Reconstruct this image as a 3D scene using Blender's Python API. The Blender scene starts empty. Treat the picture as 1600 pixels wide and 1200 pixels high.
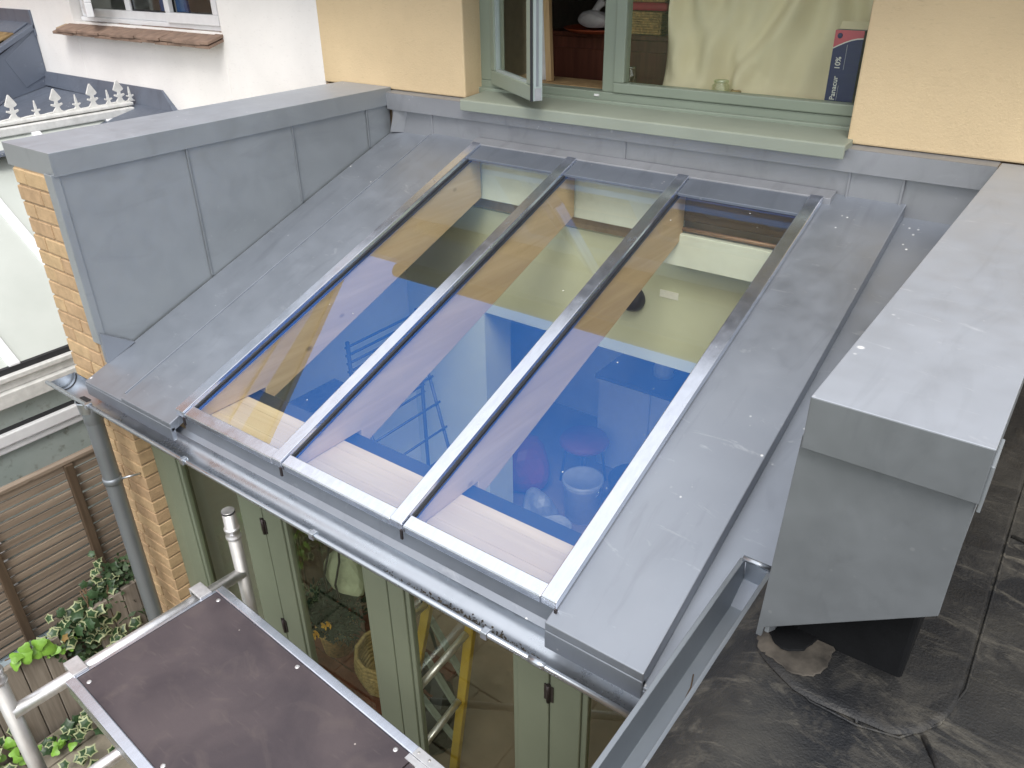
import bpy, bmesh, math, random
from mathutils import Vector, Matrix
random.seed(7)
R = math.radians
scene = bpy.context.scene
col = scene.collection

# ------------------------------------------------------------------ camera
cam_d = bpy.data.cameras.new('camera')
cam = bpy.data.objects.new('camera', cam_d); col.objects.link(cam)
cam_d.sensor_width = 36.0; cam_d.lens = 36.0 * 1244.24 / 1600.0
cam_d.clip_start = 0.05; cam_d.clip_end = 3000
_r = [[0.80272974, 0.59619374, -0.01334155], [0.28053313, -0.39726979, -0.87377221], [-0.52623771, 0.69766019, -0.48615237]]
_m = Matrix.Identity(4)
for i in range(3):
    _m[i][0] = _r[0][i]; _m[i][1] = -_r[1][i]; _m[i][2] = -_r[2][i]
_m.translation = Vector((2.799118, -3.456573, 0.964004))
cam.matrix_world = _m
scene.camera = cam

# ------------------------------------------------------------------ sky, sun, exposure
SUN_EL, SUN_AZ = R(55), R(145)          # azimuth clockwise from +y (north)
world = bpy.data.worlds.new('World'); scene.world = world; world.use_nodes = True
wn, wl = world.node_tree.nodes, world.node_tree.links
for n in list(wn): wn.remove(n)
sky = wn.new('ShaderNodeTexSky'); sky.sky_type = 'NISHITA'; sky.sun_disc = False
sky.sun_elevation = SUN_EL; sky.sun_rotation = SUN_AZ
sky.air_density = 1.0; sky.dust_density = 3.0; sky.ozone_density = 1.0
hs = wn.new('ShaderNodeHueSaturation'); hs.inputs['Saturation'].default_value = 0.30
# thin cloud cover: the cloud layer is lighter and greyer than the blue behind it
tcw = wn.new('ShaderNodeTexCoord'); nz = wn.new('ShaderNodeTexNoise')
nz.inputs['Scale'].default_value = 1.6; nz.inputs['Detail'].default_value = 5
mp = wn.new('ShaderNodeMapRange'); mp.inputs['From Min'].default_value = 0.3; mp.inputs['From Max'].default_value = 0.7
mp.inputs['To Min'].default_value = 0.35; mp.inputs['To Max'].default_value = 0.8
mixc = wn.new('ShaderNodeMix'); mixc.data_type = 'RGBA'
mixc.inputs[7].default_value = (9.2, 9.3, 9.6, 1)
bgd = wn.new('ShaderNodeBackground'); bgd.inputs['Strength'].default_value = 0.13
wo = wn.new('ShaderNodeOutputWorld')
wl.new(sky.outputs[0], hs.inputs['Color']); wl.new(tcw.outputs['Generated'], nz.inputs['Vector'])
wl.new(nz.outputs['Fac'], mp.inputs['Value']); wl.new(mp.outputs[0], mixc.inputs[0])
wl.new(hs.outputs[0], mixc.inputs[6]); wl.new(mixc.outputs[2], bgd.inputs['Color']); wl.new(bgd.outputs[0], wo.inputs[0])
sun_d = bpy.data.lights.new('sun', 'SUN'); sun_d.energy = 1.25; sun_d.angle = R(25); sun_d.color = (1.0, 0.96, 0.9)
sun = bpy.data.objects.new('sun', sun_d); col.objects.link(sun)
_sd = Vector((math.sin(SUN_AZ) * math.cos(SUN_EL), math.cos(SUN_AZ) * math.cos(SUN_EL), math.sin(SUN_EL)))
sun.rotation_euler = _sd.to_track_quat('Z', 'Y').to_euler()
vs = scene.view_settings
vs.view_transform = 'Standard'; vs.look = 'None'; vs.gamma = 1; vs.use_curve_mapping = False
vs.exposure = 0.62
try:
    scene.cycles.max_bounces = 10; scene.cycles.transparent_max_bounces = 16
    scene.cycles.use_denoising = True
except Exception: pass

# ------------------------------------------------------------------ materials
class NT:
    def __init__(s, name):
        s.m = bpy.data.materials.new(name); s.m.use_nodes = True
        s.n = s.m.node_tree.nodes; s.l = s.m.node_tree.links
        for x in list(s.n): s.n.remove(x)
        s.out = s.n.new('ShaderNodeOutputMaterial')
        s.geo = None
    def pos(s, scale=(1, 1, 1), rot=(0, 0, 0)):
        if s.geo is None: s.geo = s.n.new('ShaderNodeNewGeometry')
        mpn = s.n.new('ShaderNodeMapping'); mpn.inputs['Scale'].default_value = scale; mpn.inputs['Rotation'].default_value = rot
        s.l.new(s.geo.outputs['Position'], mpn.inputs['Vector']); return mpn.outputs[0]
    def noise(s, scale, detail=4, vec=None, rough=0.55, dist=0):
        t = s.n.new('ShaderNodeTexNoise'); t.inputs['Scale'].default_value = scale; t.inputs['Detail'].default_value = detail
        t.inputs['Roughness'].default_value = rough; t.inputs['Distortion'].default_value = dist
        s.l.new(vec if vec is not None else s.pos(), t.inputs['Vector']); return t.outputs['Fac']
    def voro(s, scale, vec=None, out='Distance'):
        t = s.n.new('ShaderNodeTexVoronoi'); t.inputs['Scale'].default_value = scale
        s.l.new(vec if vec is not None else s.pos(), t.inputs['Vector']); return t.outputs[out]
    def rng(s, v, a, b, c=0.0, d=1.0, smooth=False):
        t = s.n.new('ShaderNodeMapRange'); t.inputs['From Min'].default_value = a; t.inputs['From Max'].default_value = b
        t.inputs['To Min'].default_value = c; t.inputs['To Max'].default_value = d
        if smooth: t.interpolation_type = 'SMOOTHSTEP'
        s.l.new(v, t.inputs['Value']); return t.outputs[0]
    def mix(s, f, a, b, blend='MIX'):
        t = s.n.new('ShaderNodeMix'); t.data_type = 'RGBA'; t.blend_type = blend
        if isinstance(f, (int, float)): t.inputs[0].default_value = f
        else: s.l.new(f, t.inputs[0])
        for k, x in ((6, a), (7, b)):
            if isinstance(x, tuple): t.inputs[k].default_value = (*x[:3], 1)
            else: s.l.new(x, t.inputs[k])
        return t.outputs[2]
    def math(s, op, a, b=0.0):
        t = s.n.new('ShaderNodeMath'); t.operation = op
        for k, x in ((0, a), (1, b)):
            if isinstance(x, (int, float)): t.inputs[k].default_value = x
            else: s.l.new(x, t.inputs[k])
        return t.outputs[0]
    def bsdf(s, color, rough=0.5, metal=0.0, bump=None, bstr=0.2, bdist=0.002, spec=0.5):
        b = s.n.new('ShaderNodeBsdfPrincipled')
        for key, v in (('Base Color', color), ('Roughness', rough), ('Metallic', metal)):
            if isinstance(v, tuple): b.inputs[key].default_value = (*v[:3], 1)
            elif isinstance(v, (int, float)): b.inputs[key].default_value = v
            else: s.l.new(v, b.inputs[key])
        b.inputs['Specular IOR Level'].default_value = spec
        if bump is not None:
            bn = s.n.new('ShaderNodeBump'); bn.inputs['Strength'].default_value = bstr; bn.inputs['Distance'].default_value = bdist
            s.l.new(bump, bn.inputs['Height']); s.l.new(bn.outputs[0], b.inputs['Normal'])
        s.l.new(b.outputs[0], s.out.inputs[0]); return b

def sc3(c, k): return tuple(min(1, x * k) for x in c)
def simple(name, c, rough=0.5, metal=0.0, var=0.12, scale=14, bstr=0.0, bscale=80, spec=0.5):
    t = NT(name)
    f = t.noise(scale, 4)
    cc = t.mix(t.rng(f, 0.3, 0.7), sc3(c, 1 - var), sc3(c, 1 + var))
    bump = t.noise(bscale, 3) if bstr > 0 else None
    t.bsdf(cc, rough, metal, bump, bstr, spec=spec)
    return t.m

def zinc(name, base, metal=0.55, rough=0.42, specks=1.0, dark=(0.55), streak=0.24):
    t = NT(name)
    big = t.noise(1.7, 5, dist=0.4)
    fine = t.noise(9, 6, rough=0.65)
    st = t.noise(3.0, 5, vec=t.pos((4.0, 0.7, 2.0)), dist=0.8)
    c = t.mix(t.rng(big, 0.32, 0.68), sc3(base, 0.92), sc3(base, 1.07))
    c = t.mix(t.rng(fine, 0.35, 0.75, 0, 0.18), c, sc3(base, 1.22))
    c = t.mix(t.rng(st, 0.56, 0.74, 0, streak), c, sc3(base, dark))
    sm = t.noise(5.5, 6, vec=t.pos((1.0, 3.2, 2.0), (0, 0, 0.5)), rough=0.7, dist=1.2)
    c = t.mix(t.rng(sm, 0.61, 0.76, 0, 0.5 * specks), c, (0.66, 0.68, 0.71))
    v = t.voro(7.0); gate = t.noise(2.3, 2)
    sp = t.math('MULTIPLY', t.rng(v, 0.03, 0.07, 1, 0), t.rng(gate, 0.54, 0.60))
    v2 = t.voro(26.0); sp2 = t.math('MULTIPLY', t.rng(v2, 0.08, 0.15, 1, 0), t.rng(t.noise(5, 2), 0.6, 0.66))
    spk = t.math('MULTIPLY', t.math('MAXIMUM', sp, sp2), specks)
    c = t.mix(spk, c, (0.8, 0.8, 0.8))
    mt = t.math('MULTIPLY', t.math('SUBTRACT', 1.0, spk), metal)
    rg = t.rng(fine, 0.3, 0.75, rough - 0.07, rough + 0.12)
    wav = t.noise(2.2, 2)
    t.bsdf(c, rg, mt, wav, 0.16, 0.01)
    return t.m

M = {}
M['zinc'] = zinc('zinc sheet', (0.31, 0.336, 0.38), 0.70, 0.44, 0.9)
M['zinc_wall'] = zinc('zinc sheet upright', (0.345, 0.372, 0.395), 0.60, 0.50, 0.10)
M['zinc_warm'] = zinc('zinc sheet by the wall', (0.36, 0.37, 0.395), 0.58, 0.46, 0.3)
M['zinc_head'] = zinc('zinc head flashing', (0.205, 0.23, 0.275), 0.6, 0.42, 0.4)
M['zinc_cap_lit'] = zinc('zinc coping', (0.405, 0.432, 0.478), 0.45, 0.48, 0.95)  # lighter copy of the zinc: sky light on the coping tops put into the colour
M['zinc_face_shaded'] = zinc('shaded zinc parapet front', (0.265, 0.285, 0.305), 0.65, 0.50, 0.08)  # darker copy of the same zinc: dimmer light on upright faces put into the colour
M['galv'] = zinc('galvanised steel gutter', (0.54, 0.58, 0.63), 0.92, 0.29, 0.1, 0.75, 0.15)
M['galv_dull'] = zinc('dull galvanised pipe', (0.30, 0.33, 0.362), 0.70, 0.42, 0.15, 0.8, 0.2)
M['lead'] = zinc('lead flashing', (0.16, 0.185, 0.235), 0.4, 0.48, 0.45, 0.6, 0.5)

def metal(name, base, rough, sc=(6, 90, 90), amt=0.1):
    t = NT(name)
    f = t.noise(1.0, 4, vec=t.pos(sc)); g = t.noise(16, 5)
    c = t.mix(t.rng(f, 0.3, 0.7), sc3(base, 1 - amt), sc3(base, 1 + amt))
    t.bsdf(c, t.rng(g, 0.3, 0.7, rough * 0.8, rough * 1.3), 0.95, t.noise(60, 2), 0.04)
    return t.m
M['alu'] = metal('mill aluminium', (0.74, 0.78, 0.87), 0.22, (60, 1.5, 60), 0.05)
M['alu_tube'] = metal('scaffold aluminium', (0.80, 0.80, 0.81), 0.42, (40, 40, 4))
M['alu_dirty'] = metal('weathered aluminium', (0.55, 0.54, 0.52), 0.5, (30, 30, 5), 0.2)
M['white_upvc'] = simple('white plastic', (0.78, 0.79, 0.81), 0.35, var=0.04)
M['white_old'] = simple('weathered white plastic', (0.68, 0.68, 0.66), 0.45, var=0.12, scale=20)
M['rubber'] = simple('black rubber', (0.02, 0.021, 0.024), 0.6)
M['hinge'] = simple('bronze hinge', (0.055, 0.045, 0.045), 0.4, 0.6)

def glass_mat(name, trans, refl, rough=0.0, dirt=False):
    t = NT(name)
    a = t.n.new('ShaderNodeBsdfTransparent'); a.inputs[0].default_value = (*trans, 1)
    g = t.n.new('ShaderNodeBsdfGlossy'); g.inputs['Color'].default_value = (*refl, 1); g.inputs['Roughness'].default_value = rough
    s = t.n.new('ShaderNodeAddShader'); t.l.new(a.outputs[0], s.inputs[0]); t.l.new(g.outputs[0], s.inputs[1])
    if not dirt:
        t.l.new(s.outputs[0], t.out.inputs[0]); return t.m
    d = t.n.new('ShaderNodeBsdfDiffuse'); d.inputs[0].default_value = (0.62, 0.62, 0.60, 1)
    f = t.math('MULTIPLY', t.rng(t.voro(13.0), 0.025, 0.055, 0.8, 0), t.rng(t.noise(2.1, 2), 0.50, 0.58))
    f = t.math('MAXIMUM', f, t.rng(t.noise(1.1, 6, rough=0.7), 0.35, 0.80, 0.01, 0.06))
    mx = t.n.new('ShaderNodeMixShader'); t.l.new(f, mx.inputs[0]); t.l.new(s.outputs[0], mx.inputs[1]); t.l.new(d.outputs[0], mx.inputs[2])
    t.l.new(mx.outputs[0], t.out.inputs[0]); return t.m
def trans_mat(name, trans):
    t = NT(name); a = t.n.new('ShaderNodeBsdfTransparent'); a.inputs[0].default_value = (*trans, 1)
    t.l.new(a.outputs[0], t.out.inputs[0]); return t.m
M['glass_coat'] = glass_mat('solar control glass', (0.95, 0.93, 0.84), (0.011, 0.088, 0.285), 0.0, True)
M['glass_in'] = trans_mat('clear glass inner face', (0.97, 0.98, 0.97))
M['glass_win'] = glass_mat('window glass', (0.88, 0.89, 0.86), (0.085, 0.09, 0.085))
M['glass_door'] = glass_mat('door glass', (0.86, 0.88, 0.82), (0.075, 0.088, 0.075))
M['glass_edge'] = simple('glass edge', (0.03, 0.05, 0.10), 0.2)

def stucco(name, c, s=1.0):
    t = NT(name)
    b = t.noise(130, 5, rough=0.7); b2 = t.noise(24, 4)
    h = t.math('ADD', b, t.math('MULTIPLY', b2, 0.8))
    f = t.noise(2.2, 4); d = t.noise(34, 4, vec=t.pos((1, 1, 3)))
    cc = t.mix(t.rng(f, 0.3, 0.7), sc3(c, 0.94), sc3(c, 1.05))
    cc = t.mix(t.rng(d, 0.60, 0.75, 0, 0.22), cc, sc3(c, 0.62))
    t.bsdf(cc, 0.9, 0, h, 0.55 * s, 0.006, 0.2); return t.m
M['render_y'] = stucco('cream render', (0.69, 0.54, 0.335))
M['render_w'] = stucco('white render', (0.84, 0.82, 0.80), 0.35)
M['plaster'] = simple('cream plaster', (0.56, 0.60, 0.475), 0.8, var=0.04, scale=3)
M['wall_green'] = simple('pale green wall paint', (0.74, 0.78, 0.70), 0.7, var=0.05, scale=3)
M['board_w'] = simple('plasterboard', (0.68, 0.75, 0.72), 0.8, var=0.06, scale=7)
M['plaster_w'] = simple('white plaster', (0.82, 0.83, 0.80), 0.7, var=0.05, scale=5)
M['plaster_d'] = simple('dull wall', (0.42, 0.38, 0.31), 0.8, var=0.1)

def woodm(name, a, b, axis=0, sc=5.0, knots=True, rough=0.6, spec=0.3):
    t = NT(name)
    s = [sc * 9] * 3; s[axis] = sc * 0.55
    g = t.noise(1.0, 5, vec=t.pos(tuple(s)), dist=0.6)
    s2 = [sc * 3.2] * 3; s2[axis] = sc * 0.22
    g2 = t.noise(1.0, 3, vec=t.pos(tuple(s2)), dist=1.0)
    c = t.mix(t.rng(g, 0.32, 0.7), a, b)
    c = t.mix(t.rng(g2, 0.35, 0.7, 0, 0.55), c, sc3(b, 0.75))
    if knots:
        s3 = [5.5] * 3; s3[axis] = 3.2
        v = t.voro(1.0, vec=t.pos(tuple(s3)))
        c = t.mix(t.rng(v, 0.03, 0.085, 0.8, 0), c, sc3(b, 0.35))
    t.bsdf(c, rough, 0, g, 0.15, 0.002, spec); return t.m
M['pine_y'] = woodm('pine rafter', (0.60, 0.475, 0.325), (0.52, 0.39, 0.25), 1, 3)
M['pine_x'] = woodm('pine board', (0.60, 0.50, 0.36), (0.53, 0.42, 0.28), 0, 3)
M['old_beam'] = woodm('old oak beam', (0.16, 0.11, 0.06), (0.07, 0.045, 0.025), 0, 5)
M['mahog'] = woodm('mahogany cabinet', (0.20, 0.072, 0.045), (0.11, 0.04, 0.028), 2, 4, False, 0.35)
M['slat'] = woodm('weathered softwood slat', (0.36, 0.29, 0.225), (0.22, 0.172, 0.132), 1, 5)
M['slat_post'] = woodm('weathered fence post', (0.15, 0.105, 0.07), (0.085, 0.06, 0.04), 2, 5, False)
M['grey_wood'] = woodm('greyed timber', (0.38, 0.335, 0.285), (0.24, 0.205, 0.17), 2, 5)
M['pole_wood'] = woodm('pale wooden batten', (0.52, 0.36, 0.19), (0.40, 0.26, 0.13), 2, 5, False)

def brickm(name, c):
    t = NT(name)
    oi = t.n.new('ShaderNodeObjectInfo')
    f = t.noise(22, 5); p = t.noise(120, 3)
    c1 = t.mix(t.rng(f, 0.3, 0.7), sc3(c, 0.85), sc3(c, 1.14))
    hv = t.n.new('ShaderNodeHueSaturation'); t.l.new(c1, hv.inputs['Color'])
    t.l.new(t.rng(oi.outputs['Random'], 0, 1, 0.90, 1.08), hv.inputs['Value'])
    t.l.new(t.rng(oi.outputs['Random'], 0, 1, 0.495, 0.505), hv.inputs['Hue'])
    t.bsdf(hv.outputs[0], 0.9, 0, p, 0.5, 0.004, 0.2); return t.m
M['brick'] = brickm('yellow stock brick', (0.50, 0.355, 0.21))
M['brick_red'] = brickm('red brick', (0.36, 0.17, 0.10))
M['mortar'] = simple('lime mortar', (0.40, 0.30, 0.195), 0.95, var=0.15, bstr=0.4)
M['sage'] = simple('sage green paint', (0.25, 0.295, 0.235), 0.42, var=0.05, scale=3)
M['sage_door'] = simple('olive sage door paint', (0.185, 0.215, 0.155), 0.42, var=0.05, scale=3)
M['sage_l'] = simple('sage green sill paint', (0.275, 0.305, 0.25), 0.45, var=0.06, scale=3)
M['sage_edge'] = simple('pale sash edge paint', (0.34, 0.40, 0.39), 0.35, var=0.05)

def felt(name='black roofing felt', k=1.0):
    t = NT(name)
    a = t.noise(1.6, 6, rough=0.65, dist=0.5); b = t.noise(9, 6, rough=0.7, dist=0.8); c3 = t.noise(170, 2)
    c = t.mix(t.rng(a, 0.40, 0.66), (0.007, 0.0082, 0.0105), (0.052, 0.049, 0.042))
    c = t.mix(t.rng(b, 0.50, 0.78, 0, 0.6), c, (0.125, 0.113, 0.09))
    w_ = t.noise(2.6, 7, vec=t.pos((1.0, 4.0, 1.0), (0, 0, 0.5)), rough=0.75, dist=1.5)
    c = t.mix(t.rng(w_, 0.53, 0.68, 0, 0.75), c, (0.155, 0.142, 0.115))
    dk_ = t.noise(0.9, 4, dist=0.8)
    c = t.mix(t.rng(dk_, 0.40, 0.56, 0.55, 0), c, (0.008, 0.009, 0.011))
    v = t.voro(21); g = t.noise(3.1, 3)
    sp = t.math('MULTIPLY', t.rng(v, 0.04, 0.08, 1, 0), t.rng(g, 0.62, 0.68))
    c = t.mix(sp, c, (0.45, 0.44, 0.41))
    if k < 1: c = t.mix(1 - k, c, (0.006, 0.0065, 0.008))
    t.bsdf(c, t.rng(b, 0.3, 0.7, 0.42, 0.75), 0, t.math('ADD', c3, t.math('MULTIPLY', t.noise(7, 4), 3.0)), 0.5, 0.004)
    return t.m
M['felt'] = felt()
M['felt_old'] = felt('darker felt flashing', 0.55)
M['felt_dark'] = simple('fresh black felt', (0.0065, 0.007, 0.008), 0.8, var=0.35, bstr=0.4, scale=8, spec=0.15)
M['felt_tan'] = simple('sandy felt edge', (0.062, 0.054, 0.044), 0.85, scale=14, var=0.7, bstr=0.3)

def ply():
    t = NT('phenolic ply deck')
    a = t.noise(3.2, 6, dist=0.5); b = t.noise(70, 4); s = t.noise(1.0, 5, vec=t.pos((9, 60, 9), (0, 0, 0.6)))
    c = t.mix(t.rng(a, 0.35, 0.65), (0.052, 0.041, 0.048), (0.090, 0.071, 0.076))
    c = t.mix(t.rng(s, 0.62, 0.8, 0, 0.28), c, (0.19, 0.155, 0.14))
    c = t.mix(t.rng(t.noise(7, 6, dist=1.2), 0.55, 0.75, 0, 0.45), c, (0.135, 0.108, 0.10))
    v = t.voro(15); sp = t.math('MULTIPLY', t.rng(v, 0.03, 0.06, 1, 0), t.rng(t.noise(6, 2), 0.55, 0.6))
    c = t.mix(sp, c, (0.5, 0.45, 0.42))
    t.bsdf(c, t.rng(a, 0.3, 0.7, 0.38, 0.55), 0, b, 0.25, 0.002); return t.m
M['ply'] = ply()
def paving():
    t = NT('stone paving')
    a = t.noise(5, 6); b = t.noise(60, 4)
    c = t.mix(t.rng(a, 0.35, 0.65), (0.20, 0.18, 0.14), (0.33, 0.295, 0.235))
    c = t.mix(t.rng(t.noise(13, 5), 0.58, 0.72, 0, 0.6), c, (0.10, 0.115, 0.06))
    t.bsdf(c, 0.85, 0, b, 0.5, 0.004, 0.3); return t.m
M['paving'] = paving()
M['lawn'] = simple('garden ground', (0.075, 0.095, 0.04), 0.95, var=0.4, scale=2)
M['soil'] = simple('soil', (0.07, 0.055, 0.04), 0.95, var=0.4, bstr=0.6)
M['carton'] = simple('navy carton', (0.018, 0.022, 0.13), 0.4, var=0.04)
M['carton_pink'] = simple('pink print', (0.60, 0.10, 0.16), 0.4, var=0.04)
M['print_white'] = simple('white print', (0.78, 0.78, 0.78), 0.5, var=0.02)
M['print_grey'] = simple('pale print line', (0.45, 0.45, 0.55), 0.5, var=0.02)
M['cloth'] = simple('cream cotton sheet', (0.82, 0.735, 0.53), 0.9, var=0.04, scale=6)
M['wicker'] = simple('wicker', (0.62, 0.42, 0.17), 0.7, var=0.4, scale=60)
M['lintel'] = simple('dark painted steel', (0.02, 0.021, 0.024), 0.5)
M['red_dark'] = simple('dark red plastic', (0.22, 0.018, 0.035), 0.5)
M['airer'] = simple('dark coated wire', (0.05, 0.055, 0.07), 0.5)
M['straw'] = simple('straw weave', (0.30, 0.22, 0.09), 0.8, var=0.35, scale=50)
M['red'] = simple('red plastic', (0.60, 0.025, 0.07), 0.4)
M['redtray'] = simple('terracotta tray', (0.40, 0.085, 0.035), 0.5)
M['bag_white'] = simple('crumpled white plastic', (0.62, 0.60, 0.60), 0.4, var=0.1)
M['black'] = simple('black plastic', (0.012, 0.012, 0.013), 0.35)
M['rope'] = simple('brown rope', (0.42, 0.31, 0.16), 0.9, var=0.3, scale=90)
M['label'] = simple('white label', (0.80, 0.82, 0.80), 0.5, var=0.05, scale=60)
M['cabinet'] = simple('white cabinet door', (0.70, 0.72, 0.72), 0.4, var=0.03)
M['worktop'] = simple('dark worktop', (0.035, 0.032, 0.03), 0.3)
M['bucket'] = simple('white tub', (0.68, 0.69, 0.67), 0.4, var=0.06)
M['bucket_grey'] = simple('grey tub', (0.30, 0.31, 0.32), 0.4)
M['blue'] = simple('blue plastic', (0.04, 0.13, 0.36), 0.4)
M['floor'] = simple('brown floor', (0.22, 0.165, 0.115), 0.6, var=0.15, scale=4)
M['yellow'] = simple('yellow tube reflection', (0.55, 0.37, 0.035), 0.45, var=0.08)
M['greenbag'] = simple('pale green canvas', (0.33, 0.37, 0.26), 0.8)
M['tile'] = simple('clay tile', (0.24, 0.165, 0.125), 0.85, var=0.25, scale=12, bstr=0.4)
M['roof_tile'] = simple('brown roof tile', (0.20, 0.135, 0.06), 0.85, var=0.5, scale=9, bstr=0.4)
M['slate'] = simple('slate', (0.09, 0.095, 0.11), 0.6, var=0.2, scale=4)
M['moss_panel'] = None
def dirty_panel():
    t = NT('algae stained glazing')
    a = t.noise(4, 6, dist=0.8); b = t.noise(18, 5)
    c = t.mix(t.rng(a, 0.35, 0.7), (0.36, 0.42, 0.40), (0.44, 0.49, 0.47))
    c = t.mix(t.rng(b, 0.58, 0.74, 0, 0.7), c, (0.13, 0.12, 0.08))
    t.bsdf(c, 0.3, 0, None); return t.m
M['moss_panel'] = dirty_panel()
def poly_roof():
    t = NT('milky polycarbonate')
    a = t.noise(2, 5)
    c = t.mix(t.rng(a, 0.3, 0.7), (0.47, 0.50, 0.465), (0.54, 0.57, 0.535))
    t.bsdf(c, 0.25, 0, None); return t.m
M['poly'] = poly_roof()
M['ledge'] = simple('pale blue gravel board', (0.33, 0.40, 0.44), 0.8, var=0.1)
M['leaf'] = simple('ivy leaf', (0.035, 0.075, 0.030), 0.4, var=0.35, scale=25)
M['leaf_edge'] = simple('ivy leaf cream edge', (0.36, 0.40, 0.22), 0.5, var=0.2, scale=30)
M['leaf_bright'] = simple('bright vine leaf', (0.20, 0.40, 0.055), 0.4, var=0.2, scale=20)
M['leaf_dark'] = simple('dark foliage', (0.010, 0.028, 0.014), 0.85, var=0.3, scale=30)
M['leaf_mid'] = simple('mid green small leaves', (0.045, 0.085, 0.032), 0.6, var=0.5, scale=40)
M['leaf_brown'] = simple('dying leaf', (0.22, 0.14, 0.04), 0.6)
M['stem'] = simple('stem', (0.14, 0.09, 0.05), 0.8)
M['petal'] = simple('yellow petal', (0.75, 0.42, 0.02), 0.5)
M['debris'] = simple('gutter silt', (0.05, 0.042, 0.032), 0.9, var=0.5, scale=60)
M['steel_pale'] = simple('pale rung', (0.24, 0.28, 0.24), 0.5)

# ------------------------------------------------------------------ mesh builder
class MB:
    def __init__(s): s.v = []; s.f = []; s.mi = []; s.sm = []
    def add(s, vs, fs, mi=0, smooth=False):
        o = len(s.v); s.v += [tuple(v) for v in vs]
        for f in fs: s.f.append([o + i for i in f]); s.mi.append(mi); s.sm.append(smooth)
        return s
    def box(s, x0, x1, y0, y1, z0, z1, mi=0):
        vs = [(x0, y0, z0), (x1, y0, z0), (x1, y1, z0), (x0, y1, z0), (x0, y0, z1), (x1, y0, z1), (x1, y1, z1), (x0, y1, z1)]
        return s.hexa(vs, mi)
    def hexa(s, vs, mi=0):
        return s.add(vs, [(0, 3, 2, 1), (4, 5, 6, 7), (0, 1, 5, 4), (1, 2, 6, 5), (2, 3, 7, 6), (3, 0, 4, 7)], mi)
    def obox(s, c, ax, ay, az, hx, hy, hz, mi=0):
        c = Vector(c); ax, ay, az = (Vector(a).normalized() for a in (ax, ay, az))
        vs = [c + ax * sx * hx + ay * sy * hy + az * sz * hz for sz in (-1, 1) for sx, sy in ((-1, -1), (1, -1), (1, 1), (-1, 1))]
        return s.hexa(vs, mi)
    def bar(s, a, b, w, h, up=(0, 0, 1), mi=0):
        a, b = Vector(a), Vector(b); d = (b - a); L = d.length; d.normalize()
        sd = d.cross(Vector(up)).normalized(); u = sd.cross(d)
        return s.obox((a + b) / 2, d, sd, u, L / 2, w / 2, h / 2, mi)
    def prism(s, pts, ext, mi=0):
        """closed polygon pts (3-D) extruded by vector ext"""
        n = len(pts); e = Vector(ext); p = [Vector(q) for q in pts]
        nn = sum(((p[i] - p[0]).cross(p[(i + 1) % n] - p[0]) for i in range(1, n)), Vector())
        if nn.dot(e) > 0: p = p[::-1]
        vs = p + [q + e for q in p]
        fs = [tuple(range(n)), tuple(range(2 * n - 1, n - 1, -1))] + [(i, i + n, (i + 1) % n + n, (i + 1) % n) for i in range(n)]
        return s.add(vs, fs, mi)
    def tube(s, path, r, n=12, caps=True, mi=0, r1=None):
        P = [Vector(p) for p in path]; m = len(P); vs = []; rs = r if isinstance(r, list) else [r] * m
        ref = Vector((0, 0, 1))
        for i, p in enumerate(P):
            d = (P[min(i + 1, m - 1)] - P[max(i - 1, 0)]).normalized()
            if abs(d.dot(ref)) > 0.95: ref = Vector((0, 1, 0)) if abs(d.y) < 0.9 else Vector((1, 0, 0))
            a = d.cross(ref).normalized(); b = d.cross(a)
            vs += [p + (a * math.cos(2 * math.pi * k / n) + b * math.sin(2 * math.pi * k / n)) * rs[i] for k in range(n)]
        fs = []
        for i in range(m - 1):
            for k in range(n):
                k2 = (k + 1) % n; fs.append((i * n + k, i * n + k2, (i + 1) * n + k2, (i + 1) * n + k))
        s.add(vs, fs, mi, True)
        if caps:
            o = len(s.v) - m * n
            s.f.append([o + k for k in range(n)][::-1]); s.mi.append(mi); s.sm.append(False)
            s.f.append([o + (m - 1) * n + k for k in range(n)]); s.mi.append(mi); s.sm.append(False)
        return s
    def lathe(s, c, prof, n=24, mi=0, axis=(0, 0, 1)):
        ax = Vector(axis).normalized(); t = Vector((1, 0, 0)) if abs(ax.x) < 0.9 else Vector((0, 1, 0))
        a = ax.cross(t).normalized(); b = ax.cross(a); c = Vector(c); m = len(prof)
        vs = [c + ax * h + (a * math.cos(2 * math.pi * k / n) + b * math.sin(2 * math.pi * k / n)) * max(r, 1e-4) for r, h in prof for k in range(n)]
        fs = [(i * n + k, i * n + (k + 1) % n, (i + 1) * n + (k + 1) % n, (i + 1) * n + k) for i in range(m - 1) for k in range(n)]
        return s.add(vs, fs, mi, True)
    def mesh(s, name, mats):
        me = bpy.data.meshes.new(name); me.from_pydata(s.v, [], s.f)
        for m in (mats if isinstance(mats, (list, tuple)) else [mats]): me.materials.append(m)
        me.polygons.foreach_set('material_index', s.mi); me.polygons.foreach_set('use_smooth', s.sm)
        me.update(); return me

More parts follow.
